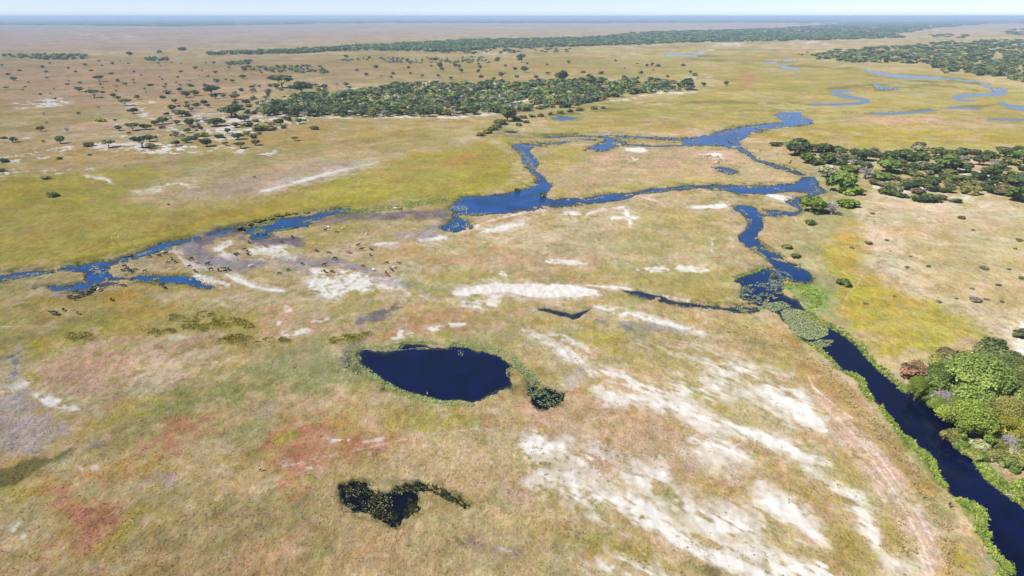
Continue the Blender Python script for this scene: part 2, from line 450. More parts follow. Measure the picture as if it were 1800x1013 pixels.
    ST('palesand', .85, 2, 2.5, '760,581,8 795,573,10 815,572,6', .42, 1.8)
    for a in ('500,590,12 540,582,8', '505,545,10', '550,570,6 575,565,6', '490,570,6'):
        ST('palesand', .8, 2, 3, a, .47, 1.6)
    ST('mud', .9, 4, 3, '636,568,7 665,557,10 690,546,9 718,530,4', .26)
    ST('deep', .5, 3, 2, '670,553,3 700,540,5 718,528,3', .36)
    PG('yellow', .55, 10, 8, '640,715 720,725 800,722 860,725 830,745 720,760 650,750', .40)
    PG('green', .55, 7, 5, '830,735 860,725 850,745 832,748', .36)
    PG('red', .5, 6, 5, '845,735 900,735 895,752 850,750', .40)
    PG('pink', .4, 10, 8, '880,715 930,725 960,740 920,748 870,735', .42)
    PG('brown', .6, 8, 5, '880,655 930,650 945,690 930,710 890,712 870,700', .38)
    PG('deep', .5, 7, 5, '885,655 925,660 935,700 905,705 880,690', .40)
    # lower pond surrounds, bottom centre
    PG('brown', .3, 24, 12, '300,900 560,860 700,940 900,950 1000,1040 200,1100')
    PG('tan', .7, 20, 12, '560,800 700,800 900,790 960,850 1000,960 900,1100 560,1100 640,960 560,900', .3)
    PG('straw', .35, 16, 10, '700,780 900,765 980,840 900,870 760,850 640,860', .42)
    PG('orange', .45, 8, 5, '735,878 780,882 800,895 790,910 730,915 722,905 745,893', .32)
    PG('deep', .5, 7, 4, '590,855 630,842 700,850 780,850 830,890 780,900 720,930 660,925 600,905', .36)
    ST('dark', .65, 4, 4, '728,932,6 755,938,9 790,947,9 815,955,7', .42)
    ST('mud', .5, 6, 5, '825,955,10 860,965,14 900,970,18', .44)
    ST('palesand', .75, 5, 4, '880,968,10 900,972,10', .46)
    PG('green', .4, 14, 8, '960,960 1040,945 1110,970 1060,985 1000,980', .40)
    PG('pink', .5, 14, 10, '880,830 930,830 970,870 930,900 880,880', .40)
    # the south-eastern sands
    PG('pink', .45, 18, 12, '900,700 1060,690 1200,740 1350,790 1420,850 1300,870 1100,850 960,820 900,780', .38)
    PG('rose', .35, 12, 10, '1000,770 1180,760 1240,800 1200,850 1080,850 1000,820', .44)
    PG('olive', .5, 12, 9, '1000,580 1060,560 1130,600 1230,640 1300,680 1180,680 1080,640', .44)
    PG('yellow', .55, 9, 7, '1000,590 1040,580 1090,600 1120,625 1080,625 1030,605', .38)
    PG('olive', .55, 12, 9, '1250,560 1330,565 1400,600 1440,660 1380,660 1300,620', .42)
    PG('brown', .35, 9, 7, '1270,575 1320,585 1360,610 1400,650 1350,640 1300,610', .46)
    PG('orange', .5, 9, 7, '1330,570 1380,580 1400,605 1360,600', .42)
    ST('mud', .75, 4, 3, '1025,563,4 1060,568,6 1110,575,7 1150,576,6 1205,584,4', .40)
    ST('mud', .5, 4, 4, '1100,580,10 1130,590,8', .42)
    ST('sand', .9, 2, 2, '1045,541,2.6 1085,552,6.5 1140,563,5.2 1190,575,3.9 1235,584,2.6', .3)
    ST('palesand', .8, 2, 2, '1075,555,7.8 1110,556,5.2', .42)
    ST('palesand', .9, 3, 3.5, '920,583,3.9 945,592,7.8 975,606,10.4 1000,624,13.0 1022,640,7.8 1030,645,2.6', .36)
    ST('palesand', .75, 3, 4, '970,590,10.4 1000,606,18.2 1030,618,10.4', .48)
    ST('sand', .6, 1.5, 1, '925,584,1.5 985,610,2.6 1020,642,1.5 1045,668,1.3 1063,688,1.3')
    ST('palesand', .85, 3, 3, '1002,668,6.5 1015,658,6.5 1040,653,5.2 1075,660,7.8 1110,668,5.2', .38)
    ST('greymud', .6, 5, 4, '1000,672,8 1020,660,8', .38)
    ST('palesand', .8, 6, 6, '1080,675,18.2 1150,690,28.6 1200,690,20.8 1270,690,18.2', .45)
    ST('sand', .95, 4, 4, '1060,690,5.2 1100,698,9.1 1150,708,11.7 1195,718,13.0 1220,732,11.7 1250,745,11.7 1300,755,11.7 1340,768,10.4 1400,795,10.4 1448,822,5.2', .30)
    ST('palesand', .85, 5, 4, '1130,605,3.9 1190,613,6.5 1230,622,10.4 1280,640,11.7 1330,665,15.6 1370,690,20.8 1400,712,26.0 1440,742,15.6 1460,755,5.2', .34)
    ST('sand', .95, 5, 6, '1250,634,5.2 1300,650,7.8 1345,676,11.7 1375,700,23.4 1410,728,26.0 1445,746,10.4', .36)
    ST('palesand', .7, 4, 5, '1260,672,10.4 1310,695,10.4 1350,720,13.0 1390,755,10.4', .47)
    ST('palesand', .7, 5, 5, '1350,735,10.4 1400,765,7.8 1480,800,7.8', .46)
    ST('sand', .9, 3, 3, '1222,780,5.2 1250,785,7.8 1280,795,6.5 1315,810,3.9', .36)
    ST('palesand', .75, 6, 5, '1225,795,13.0 1265,810,18.2 1290,830,10.4', .46)
    ST('sand', .95, 5, 5, '945,765,10.4 942,785,15.6 925,795,10.4 985,788,10.4', .38)
    ST('palesand', .7, 8, 7, '900,795,18.2 960,800,23.4 1040,812,18.2 1070,815,10.4', .48)
    ST('palesand', .75, 12, 9, '940,850,26.0 1000,855,39.0 1050,880,31.2', .44)
    ST('sand', .95, 7, 8, '1000,845,15.6 1020,868,23.4 1070,882,20.8 1110,890,23.4 1135,905,33.8 1165,925,20.8 1190,948,18.2 1240,975,13.0 1300,1000,13.0 1340,1025,13.0', .34)
    ST('sand', .9, 5, 5, '1115,840,11.7 1130,850,15.6 1165,836,7.8', .36)
    ST('palesand', .8, 5, 5, '1050,910,10.4 1100,920,15.6 1140,925,13.0', .46)
    ST('sand', .95, 7, 7, '1185,880,7.8 1220,905,20.8 1260,925,26.0 1310,932,18.2 1335,940,7.8', .42)
    ST('palesand', .8, 5, 5, '1200,863,6.5 1245,880,9.1 1310,895,10.4 1355,905,13.0', .42)
    ST('sand', .95, 6, 6, '1350,885,18.2 1380,905,23.4 1410,930,23.4 1445,955,13.0', .36)
    ST('palesand', .75, 8, 8, '1240,960,23.4 1320,970,26.0 1380,985,20.8', .50)
    ST('sand', .9, 8, 7, '1370,1015,20.8 1420,1008,31.2 1470,1020,20.8', .44)
    ST('sand', .95, 6, 6, '1040,985,10.4 1090,1000,15.6 1140,1012,18.2 1180,1040,18.2', .40)
    ST('palesand', .7, 6, 6, '960,975,7.8 1010,985,10.4 1040,985,10.4', .46)
    ST('palesand', .85, 7, 6, '1440,850,10.4 1490,870,18.2 1520,900,23.4 1540,935,20.8 1545,960,10.4', .40)
    ST('sand', .9, 5, 5, '1515,905,11.7 1535,935,14.3 1540,955,7.8', .38)
    ST('palesand', .8, 7, 6, '1545,965,10.4 1570,995,18.2 1610,1000,18.2 1620,960,13.0', .40)
    ST('sand', .75, 3, 3, '1618,960,9.1 1622,985,9.1 1630,1015,9.1', .40)
    ST('deep', .55, 5, 4, '1075,965,4 1110,970,8 1140,978,5', .38)
    ST('dark', .7, 3, 3, '1085,965,4 1110,971,6 1135,978,3', .40)
    ST('dark', .7, 4, 3, '1200,990,3 1225,1000,6 1260,1013,6', .42)
    PG('olive', .6, 8, 7, '1040,945 1110,955 1180,985 1230,1005 1180,1010 1090,985 1030,975', .38)
    ST('olive', .9, 3, 3, '1129,912,10', .2, 1.6)
    # the river bank track and its tussocks
    ST('track', .85, 10, 7, '1440,700,10 1480,760,22 1530,810,28 1580,880,26 1625,950,22 1655,1030,22', .26)
    ST('palesand', .6, 1.2, .8, '1470,735,1.6 1520,790,1.8 1560,850,1.8 1590,900,2 1620,960,2 1640,1013,2')
    ST('palesand', .5, 1.2, .8, '1484,735,1.4 1535,790,1.6 1577,850,1.6 1612,905,1.8 1644,965,1.8 1668,1013,2')
    ST('sand', .85, 1, .8, '1421,666,1.2 1430,684,1.6 1452,702,1.6 1475,722,1.3 1500,740,1')
    PG('orange', .55, 9, 8, '1400,625 1440,650 1480,680 1510,720 1560,770 1620,850 1660,910 1690,960 1700,1013 1650,1013 1660,950 1620,880 1560,800 1500,740 1440,690', .46)
    PG('brown', .4, 9, 8, '1380,600 1440,640 1500,690 1560,760 1600,810 1560,800 1490,720 1420,660', .46)
    PG('olive', .6, 10, 8, '1420,790 1490,820 1530,860 1580,930 1600,990 1560,980 1550,920 1510,870 1450,840', .38)
    PG('olive', .6, 10, 8, '1370,860 1440,880 1490,930 1540,985 1540,1013 1500,1013 1460,960 1400,900', .40)
    PG('yellow', .5, 8, 6, '1660,920 1690,950 1720,1013 1670,1013', .40)
    ST('green', .6, 3, 4, '1425,608,3 1457,633,4 1475,650,5 1500,662,6 1520,690,6 1548,720,6 1575,762,6 1600,790,7 1640,835,6 1660,860,5 1690,885,7 1720,930,8 1735,970,6 1760,1013,6')
    ST('bright', .9, 3, 2, '1488,657,2 1505,663,6 1516,680,5 1524,695,4')
    ST('bright', .9, 3, 2, '1580,765,3 1592,772,6 1600,785,4 1620,800,7 1635,818,6 1640,830,4')
    ST('bright', .9, 3, 2, '1690,883,4 1705,893,10 1722,905,8 1722,930,8 1735,940,4')
    ST('bright', .9, 3, 2, '1752,980,4 1765,995,8 1775,1003,5')
    ST('bright', .75, 5, 3, '1710,795,5 1725,820,8 1745,845,10 1770,860,9 1800,880,10 1830,900,10')
    ST('straw', .6, 5, 4, '1750,805,10 1790,820,14', .35)
    ST('bright', .7, 4, 3, '1415,553,6 1432,566,6 1460,580,5 1490,598,5 1512,622,5 1540,648,5 1570,672,5', .3)

def left_wet():
    PG('greygreen', .75, 6, 5, '-300,590 60,575 110,570 130,580 60,600 30,620 30,650 -300,680', .3)
    PG('olive', .6, 6, 5, '-300,610 30,590 40,600 10,625 -300,640', .34)
    ST('greymud', .8, 4, 3, '100,576,8 65,590,8 40,605,7 28,625,8 25,650,10 20,665,9', .3)
    ST('mud', .8, 3, 3, '28,640,5 24,655,6', .3)
    ST('mud', .9, 1.5, 1.2, '-40,606,3.4 0,603,3.4 30,598,3 62,593,2.4')
    ST('mud', .9, 1.5, 1.2, '-40,640,3.4 0,634,3.4 24,628,3')
    ST('palesand', .8, 1, .6, '-60,578,1 0,577,1.2 60,574,1.2 100,575,1.2')
    ST('sand', .9, 2, 2, '82,572,5 98,570,4', .3, 1.5)
    ST('sand', .9, 4, 4, '-30,705,12 10,690,12 45,678,8 80,673,4', .40)
    ST('palesand', .85, 4, 4, '-20,715,10 35,706,6', .44)
    ST('sand', .85, 3, 4, '62,698,6 80,708,9 110,715,9 145,725,6', .44)
    ST('palesand', .8, 2.5, 3, '55,660,4 70,660,5', .40)
    ST('sand', .9, 2.2, 2.5, '280,600,5 310,596,9 345,594,6 370,591,4', .40, 1.4)
    ST('pink', .7, 3, 3, '250,605,8 290,600,8', .36)
    ST('palesand', .85, 3, 3, '196,636,6 210,628,9 222,625,6', .43, 1.2)
    ST('palesand', .75, 3, 3, '80,635,8 110,622,8', .46)
    ST('palesand', .7, 3, 3, '68,648,6', .44)
    ST('palesand', .85, 2, 2.5, '245,564,8 265,561,6', .40, 1.8)
    for a in ('375,632,14 410,630,10', '320,640,12', '140,627,6', '150,658,6', '175,682,5', '260,682,5', '185,592,6', '330,755,8 350,750,10', '200,593,5'):
        ST('palesand', .75, 2.5, 3, a, .46, 1.6)
    for a in ('142,828,7', '168,826,11', '116,841,5', '112,816,4', '187,813,4', '120,882,5', '154,904,4', '190,880,4'):
        ST('palesand', .95, 2, 1.8, a, .40, 1.7)
    ST('palesand', .8, 5, 5, '18,938,10 35,925,12 55,920,6 40,950,10', .40, 1.3)
    ST('palesand', .8, 3, 3, '118,968,2 114,985,5 108,1005,4', .36)
    ST('palesand', .9, 3, 2, '205,937,8', .30, 2)
    ST('greymud', .6, 4, 4, '265,848,10 300,848,12 298,864,5', .40)
    ST('palesand', .7, 3, 2, '298,864,4', 0, 1.4)
    ST('mud', .6, 3, 3, '165,785,4 185,781,6', .40)

def wet_tones():
    for t in ('1000,184,1 1100,183,1.2 1200,180,1.4 1300,181,1.2 1430,184,1.6 1530,182,2', '1440,158,1.5 1530,150,2 1620,143,2 1690,142,2.5 1740,150,3', '1300,196,1 1400,194,1.4 1530,200,2 1660,192,2 1760,184,2', '1200,104,1 1350,110,1.4 1440,118,1.4 1520,122,2', '960,206,2 1050,196,1.6 1130,188,1.4', '870,236,3 930,240,3 1000,240,3 1060,236,3', '1540,160,2 1640,150,2 1720,160,2', '1180,96,1 1260,100,1'):
        ST('deep', .55, 1.5, 1.2, t, .35)
    for t in ('1480,166,6 1520,178,6', '1560,132,8 1630,136,6', '1690,170,8 1740,166,8 1770,185,8', '1380,118,6'):
        ST('greygreen', .6, 3, 2, t, .3, 2.5)
    ST('mud', .92, 4, 3, '425,404,8 385,413,13 350,428,14 338,442,13 362,455,10 410,462,8 470,464,6', .15)
    ST('sand', .9, 3, 4, '405,430,7 388,440,8 392,450,8 425,457,7 480,461,6', .40)
    ST('greymud', .65, 6, 4, '330,440,12 370,460,14 450,468,12 540,470,9', .3)
    ST('mud', .8, 3, 3, '430,425,10 480,423,9 520,424,7', .3)
    ST('mud', .55, 4, 3, '620,383,4 700,381,5 770,376,5 800,385,8 780,395,8', .34)
    ST('greymud', .7, 4, 4, '120,500,5 170,505,5 60,512,5 110,515,5', .36)
    ST('greymud', .6, 4, 4, '690,423,7 740,414,8 775,405,8', .36)
    ST('green', .6, 4, 4, '640,372,4 700,364,6 780,352,6', .3)
    ST('greymud', .6, 3, 3, '470,462,6 560,466,5 630,472,5 700,505,6 780,528,5', .36)
    ST('deep', .5, 3, 2, '0,478,2 120,463,2.5 230,440,2.5 310,420,3 430,396,3 520,376,3 600,364,2', .35)
far_tones(); mid_tones(); left_wet(); near_tones(); wet_tones()

# ------------------------------------------------------------------ water: outlines of each body
WATER = {
 'river': [
  ('p', '1790,1040 1765,1013 1752,985 1745,972 1730,950 1725,938 1728,918 1722,895 1706,889 1682,879 1657,855 1637,825 1630,808 1610,794 1597,783 1590,776 1577,762 1565,740 1550,720 1535,706 1522,690 1512,672 1500,663 1485,656 1475,647 1457,630 1440,616 1417,600 1398,590 1378,566 1366,550 1352,546 1330,541 1310,532 1302,524 1306,512 1302,503 1288,498 1290,491 1310,484 1343,473 1360,470 1348,456 1333,444 1316,437 1303,430 1298,416 1310,404 1315,392 1310,383 1290,367 1300,362 1320,362 1337,372 1367,369 1402,376 1390,381 1345,379 1338,384 1343,400 1333,410 1335,427 1347,440 1380,457 1413,473 1430,489 1424,497 1402,498 1386,496 1376,506 1380,518 1402,529 1418,548 1432,561 1450,569 1470,578 1490,589 1510,606 1525,626 1540,640 1557,656 1582,676 1598,688 1628,702 1662,716 1692,745 1708,772 1712,788 1720,806 1730,828 1750,848 1775,868 1800,884 1850,930 1900,1040'),
  ('p', '1200,327 1250,325 1333,327 1397,325 1410,311 1433,311 1441,327 1454,337 1432,346 1408,358 1380,354 1412,347 1433,338 1400,338 1350,340 1333,343 1300,343 1277,335 1233,332 1200,333 1150,338 1120,343 1100,350 1067,357 1000,362 950,368 900,375 847,379 807,378 787,370 800,360 810,348 847,345 887,340 927,332 941,323 944,313 923,295 919,280 912,267 902,262 899,255 920,253 940,254 967,254 937,260 931,267 941,277 948,290 941,300 954,308 969,327 964,337 958,350 1033,347 1100,340 1147,333'),
  ('p', '1200,244 1220,243 1267,230 1333,218 1380,215 1360,203 1373,198 1407,198 1411,206 1431,212 1427,218 1393,223 1350,228 1317,238 1300,250 1304,259 1318,269 1334,279 1367,291 1402,301 1418,308 1405,309 1362,295 1328,283 1312,272 1292,262 1267,257 1233,256 1200,255'),
  ('p', '1028,266 1037,258 1064,248 1062,240 1067,237 1074,243 1102,252 1082,258 1060,266'),
  ('s', '930,257,2.6 985,252,1.8 1033,246,1.6 1066,242,2'), ('s', '1070,240,1.6 1130,242,1.5 1205,246,2'), ('s', '1090,254,1.6 1150,257,1.5 1205,257,1.6 1240,254,2'),
  ('s', '960,242,1.2 1010,240,1 1062,240,1.4'), ('s', '1382,355,1.8 1402,362,2 1408,370,1.6 1398,376,2'),
  ('p', '775,402 787,393 805,388 820,390 832,397 830,403 800,410 780,408'), ('s', '800,380,4 805,386,3 812,392,3'),
  ('p', '1093,513 1123,513 1163,521 1200,533 1240,538 1280,541 1306,538 1335,540 1338,550 1310,550 1287,549 1260,545 1220,540 1173,534 1147,528 1120,518'),
 ],
 'side_channel': [
  ('p', '-200,525 0,494 40,488 83,482 120,477 146,483 156,497 193,495 250,493 320,497 366,508 378,505 343,492 310,488 253,487 202,488 193,477 200,470 233,457 263,450 277,440 310,430 340,422 310,424 267,435 230,447 200,458 160,467 123,468 93,475 47,478 0,486 -200,510'),
  ('s', '330,423,2 367,414,1.6 400,407,1.2 424,404,1.6'),
  ('s', '200,498,2.5 150,504,3 100,507,2.2 60,511,1.2'),
 ],
 'backwater': [('p', '422,404 447,399 460,391 500,383 547,380 560,375 600,368 617,367 616,373 600,376 587,378 553,387 541,399 520,403 480,410 466,418 440,423 443,413')],
 'pond': [('p', '629,633 632,622 642,615 660,617 700,616 711,606 750,609 800,611 840,618 872,623 892,636 902,646 894,650 898,662 903,680 878,690 852,702 832,710 800,705 770,706 745,700 720,692 703,684 682,680 672,684 680,676 665,664 648,655 634,644'),],
 'lily_pool': [('p', '928,672 948,684 975,684 990,694 994,707 975,716 950,718 936,706')],
 'dark_pool': [('p', '602,858 630,850 650,855 675,862 695,860 715,853 750,853 777,864 806,876 828,893 806,895 782,880 760,871 737,872 733,884 746,896 727,904 716,915 701,926 675,920 650,913 622,905 608,890 599,870')],
 'ditch_pool': [('p', '945,545 960,542 978,546 1004,553 1022,548 1040,543 1018,561 1006,564 992,556 966,552')],
 'island_pool': [('p', '1253,295 1267,293 1285,297 1300,303 1283,307 1265,301')],
 'meadow_pool': [('p', '968,209 980,206 1000,206 1015,208 1005,211 985,212')],
 'tiny_pool': [('s', '890,232,1.4 907,233,1.4')],
 'far_stream': [
  ('s', '1520,123,1.44 1547,130,2.16 1583,135,2.45 1633,137,2.16 1665,138,1.15 1720,145,0.72 1742,155,1.73 1748,162,2.45 1768,165,1.87 1735,167,1.73 1700,168,2.16 1677,171,1.87 1682,175,1.3 1712,178,0.86'), ('s', '1757,182,0.72 1775,187,2.88 1800,192,3.24 1900,203,2.88'),
  ('s', '1750,156,1.15 1768,158,1.73 1760,164,1.44'),
 ],
 'meander': [('s', '1497,160,1.15 1463,162,2.16 1475,168,2.45 1508,173,2.3 1527,178,1.87 1512,182,1.73 1475,184,1.44 1425,184,0.72')],
 'far_pool': [('s', '1373,117,1.3 1388,120,1.58 1405,122,1.01')], 'far_pool_small': [('s', '1377,107,1.15 1390,106,1.3')], 'far_rill': [('s', '1345,111,0.72 1365,110,0.86')],
 'long_rill': [('s', '1533,200,1.15 1570,200,1.58 1605,198,1.3 1642,195,1.01'), ('s', '1665,191,0.72 1690,190,1.3 1722,192,0.86')],
 'cattle_pool': [('s', '1537,149,1.44 1545,153,2.45 1558,156,1.58 1580,157,1.15')],
 'edge_rill': [('s', '1738,210,0.86 1800,211,1.15 1880,214,1.15')],
 'north_rill': [('s', '1172,97,0.72 1190,97,1.01 1225,99,0.72'), ('s', '1218,95,0.58 1240,95,0.58')],
}
BASE *= np.array((1.06, .985, 1.13))          # dry-season tint of the whole plain
BASE[:] = mix(BASE, PAL['tan'] * np.array((1.05, .98, 1.1)), .12 * sstep(500, 640, V) * sstep(1650, 1500, U) * sstep(.2, .7, NZ_L * .5 + NZ_M * .5 + .15))
# uneven growth: lusher and poorer, greener and browner drifts at every scale
_q1, _q2 = even(relnoise(.055, 81, 4)), even(relnoise(.02, 82, 4))
BASE *= (1 + .16 * (_q1 - .5) + .18 * (_q2 - .5) + .14 * (NZ_F - .5))[..., None]
_q3, _q4 = even(relnoise(.075, 83, 4)), even(relnoise(.028, 84, 4))
_h = .07 * (_q3 - .5) + .09 * (_q4 - .5)
BASE[..., 0] *= 1 + _h; BASE[..., 1] *= 1 - .25 * _h; BASE[..., 2] *= 1 + .5 * (.3 * (_q2 - .5))
WM = np.full(U.shape, -50.0)          # signed distance to any water, photograph pixels
BODY = {}
ISLET = sstep(.88, .97, even(relnoise(.013, 71, 3)))
for nm, shapes in WATER.items():
    s_all = np.full(U.shape, -50.0)
    for kind, text in shapes:
        sl, s = (sd_poly if kind == 'p' else sd_stroke)(pts(text), 9)
        s_all[sl] = np.maximum(s_all[sl], s)
    amp = {'river': 2.4, 'pond': 3.4, 'dark_pool': 8.0, 'lily_pool': 5.0, 'side_channel': 3.2, 'backwater': 2.6}.get(nm, 1.6)
    near = s_all > -9
    s_all[near] += (WOB[near] * amp * 1.4) * np.clip((V[near] - 150) / 330, 0.15, 1.0)
    if nm == 'dark_pool': s_all = s_all - 3.2 - 2.5 * sstep(740, 790, U)
    if nm in ('river', 'side_channel', 'backwater'):            # reed islets standing in the shallow reaches
        s_all = s_all - 9 * ISLET * (s_all > -9) * sstep(190, 215, V) * sstep(560, 520, V)
    BODY[nm] = s_all
    WM = np.maximum(WM, s_all)
LAND = 1 - sstep(-2.0, 2.2, WM)
# islets in the channel: sandbar, lily-bound tussocks
BASE[:] = mix(BASE, PAL['bed'], sstep(-1.2, 1.2, WM))
damp = sstep(-8, -0.8, WM + 3 * WOB) * (1 - sstep(-.5, 1.5, WM)) * np.clip(0.5 + NZ_S - 0.35, 0, 1)
BASE[:] = mix(BASE, PAL['deep'], damp * 0.7 * np.clip((V - 60) / 400, .25, 1) * sstep(.2, .6, NZ_M))
BASE[:] = mix(BASE, PAL['greymud'], damp * 0.5 * sstep(.5, .2, NZ_M))
for _t, _c, _st in (('622,628,12 628,642,12 648,657,11 672,672,9 700,688,9 740,702,9 790,711,7 835,714,6', 'green', .55), ('640,612,5 700,611,7 715,603,5 770,605,6 830,609,7 870,617,9 900,632,10 925,655,12 945,682,12', 'greygreen', .7), ('880,655,8 920,665,12 930,695,12', 'brown', .5)):
    _sl, _s = sd_stroke(pts(_t), 9)
    _m = (sstep(-4, 5, _s + 9 * WOB[_sl]) * _st * LAND[_sl])[..., None]
    BASE[_sl] = BASE[_sl] * (1 - _m) + PAL[_c] * _m
relief = (fbm(GX, GY, 2.2, 3, 31) - 0.45) * 0.46 + (fbm(GX, GY, 9, 2, 32) - 0.45) * 0.5
relief *= np.clip(1.0 - SANDM * 0.8, 0.1, 1) * np.clip(900 / DIST, 0, 1)
ZG = (0.42 + np.clip(relief, -0.22, 1)) * LAND - 0.9 * (1 - LAND)
ZG = np.where(DIST > 2500, np.minimum(ZG, 0.45), ZG)

# low mounds of rough sedge in the left foreground
MOUNDS = '400,570,26 365,556,18 425,572,12 270,588,18 140,597,24 298,585,12 335,565,16 330,578,12 420,600,26 445,607,18 395,602,14 598,602,20 620,597,14 643,592,10 352,580,14 380,576,14 438,578,10 475,600,12 500,602,10 308,561,14'
for u, v, r in pts(MOUNDS):
    sl, s = sd_stroke(np.array([[u, v, r]]), 14, 2.6)
    m = sstep(-7, 10, s + 9 * WOB[sl])
    ZG[sl] += 0.5 * m * (0.5 + NZ_F[sl])
    mm = (m * 0.8 * sstep(.3, .6, NZ_S[sl] * .6 + NZ_F[sl] * .4))[..., None]
    BASE[sl] = BASE[sl] * (1 - mm) + alb(138, 128, 42) * mm

# ------------------------------------------------------------------ materials
def new_mat(name):
    m = bpy.data.materials.new(name)
    m.use_nodes = True
    nt = m.node_tree
    for n in list(nt.nodes):
        nt.nodes.remove(n)
    out = nt.nodes.new('ShaderNodeOutputMaterial')
    return m, nt, out

def N(nt, t, **kw):
    n = nt.nodes.new(t)
    for k, v in kw.items():
        if k in n.inputs.keys():
            n.inputs[k].default_value = v
        else:
            setattr(n, k, v)
    return n

def math_n(nt, op, a, b=None, clamp=False):
    n = nt.nodes.new('ShaderNodeMath'); n.operation = op; n.use_clamp = clamp
    for i, q in enumerate((a, b)):
        if q is None: continue
        if isinstance(q, (int, float)): n.inputs[i].default_value = q
        else: nt.links.new(q, n.inputs[i])
    return n.outputs[0]

def noise_n(nt, vec, scale, detail=2.0, rough=0.55):
    n = nt.nodes.new('ShaderNodeTexNoise')
    n.inputs['Scale'].default_value = scale; n.inputs['Detail'].default_value = detail; n.inputs['Roughness'].default_value = rough
    nt.links.new(vec, n.inputs['Vector'])
    return n.outputs['Fac']

def ground_material():
    m, nt, out = new_mat('grassland_soil')
    lk = nt.links
    at_c = N(nt, 'ShaderNodeAttribute', attribute_name='soil')
    at_s = N(nt, 'ShaderNodeAttribute', attribute_name='sandy')
    co = N(nt, 'ShaderNodeTexCoord').outputs['Object']
    mp = N(nt, 'ShaderNodeMapping'); mp.inputs['Rotation'].default_value = (0, 0, R(-38)); mp.inputs['Scale'].default_value = (1.0, .42, 1.0)
    lk.new(co, mp.inputs['Vector'])
    n1 = noise_n(nt, mp.outputs[0], 1.9, 3, .65)       # combed tufts
    n2 = noise_n(nt, mp.outputs[0], 0.5, 3, .6)       # clumps
    n3 = noise_n(nt, co, 0.06, 3, .6)
    # grain: darker between tufts, paler straw tips
    g1 = math_n(nt, 'MULTIPLY', math_n(nt, 'SUBTRACT', n1, .5), 1.25)
    g2 = math_n(nt, 'MULTIPLY', math_n(nt, 'SUBTRACT', n2, .5), 1.0)
    g3 = math_n(nt, 'MULTIPLY', math_n(nt, 'SUBTRACT', n3, .5), .5)
    s = math_n(nt, 'ADD', math_n(nt, 'ADD', g1, g2), g3)
    mq = N(nt, 'ShaderNodeMapping'); mq.vector_type = 'TEXTURE'; mq.inputs['Rotation'].default_value = (0, 0, math.atan2(-.75, .66)); mq.inputs['Scale'].default_value = (3.2, 1.0, 1.0)
    lk.new(co, mq.inputs['Vector'])
    na = noise_n(nt, mq.outputs[0], .11, 7, .72)
    cover = math_n(nt, 'ADD', at_s.outputs['Fac'], math_n(nt, 'MULTIPLY', math_n(nt, 'SUBTRACT', na, .5), 1.0))
    mr = N(nt, 'ShaderNodeMapRange', interpolation_type='SMOOTHSTEP')
    mr.inputs['From Min'].default_value = .14; mr.inputs['From Max'].default_value = .82
    lk.new(cover, mr.inputs['Value'])
    bare = math_n(nt, 'MULTIPLY', mr.outputs[0], math_n(nt, 'MULTIPLY', at_s.outputs['Fac'], 6.0, True))
    keep = math_n(nt, 'SUBTRACT', 1.0, math_n(nt, 'MULTIPLY', bare, .85))
    s = math_n(nt, 'ADD', s, 1.08)
    s = math_n(nt, 'MINIMUM', math_n(nt, 'MAXIMUM', s, .5), 1.6)
    mul = N(nt, 'ShaderNodeVectorMath', operation='SCALE')
    lk.new(at_c.outputs['Color'], mul.inputs[0]); lk.new(s, mul.inputs['Scale'])
    # hue drift between tussocks
    hs0 = N(nt, 'ShaderNodeHueSaturation')
    n4 = noise_n(nt, co, .2, 3, .6)
    lk.new(math_n(nt, 'ADD', math_n(nt, 'MULTIPLY', math_n(nt, 'SUBTRACT', n4, .5), .055), .505), hs0.inputs['Hue'])
    n5 = noise_n(nt, co, .9, 2, .6)
    lk.new(math_n(nt, 'ADD', math_n(nt, 'MULTIPLY', n5, .6), .72), hs0.inputs['Saturation'])
    lk.new(mul.outputs[0], hs0.inputs['Color'])
    hs = N(nt, 'ShaderNodeMixRGB')
    lk.new(bare, hs.inputs['Fac']); lk.new(hs0.outputs[0], hs.inputs[1])
    sg = N(nt, 'ShaderNodeValToRGB')
    sg.color_ramp.elements[0].position = .3; sg.color_ramp.elements[0].color = tuple(alb(228, 221, 212)) + (1,)
    sg.color_ramp.elements[1].position = .62; sg.color_ramp.elements[1].color = tuple(alb(262, 259, 253)) + (1,)
    lk.new(n2, sg.inputs[0]); lk.new(sg.outputs[0], hs.inputs[2])
    # scattered dark dots (dung, tussocks) on bare sand
    vo = N(nt, 'ShaderNodeTexVoronoi'); vo.inputs['Scale'].default_value = .55
    lk.new(co, vo.inputs['Vector'])
    ns = noise_n(nt, co, .09, 2, .5)
    dot = math_n(nt, 'LESS_THAN', vo.outputs['Distance'], math_n(nt, 'MULTIPLY', math_n(nt, 'SUBTRACT', ns, .42), .9))
    dotf = math_n(nt, 'MULTIPLY', dot, .55)
    mx = N(nt, 'ShaderNodeMixRGB'); mx.blend_type = 'MULTIPLY'
    lk.new(dotf, mx.inputs['Fac']); lk.new(hs.outputs[0], mx.inputs[1]); mx.inputs[2].default_value = (.6, .57, .5, 1)
    bs = N(nt, 'ShaderNodeBsdfDiffuse'); bs.inputs['Roughness'].default_value = .6
    lk.new(mx.outputs[0], bs.inputs['Color'])
    bp = N(nt, 'ShaderNodeBump'); bp.inputs['Strength'].default_value = .8; bp.inputs['Distance'].default_value = .22
    hgt = math_n(nt, 'MULTIPLY', math_n(nt, 'ADD', n1, math_n(nt, 'MULTIPLY', n2, .8)), keep)
    lk.new(hgt, bp.inputs['Height']); lk.new(bp.outputs[0], bs.inputs['Normal'])
    lk.new(bs.outputs[0], out.inputs['Surface'])
    return m

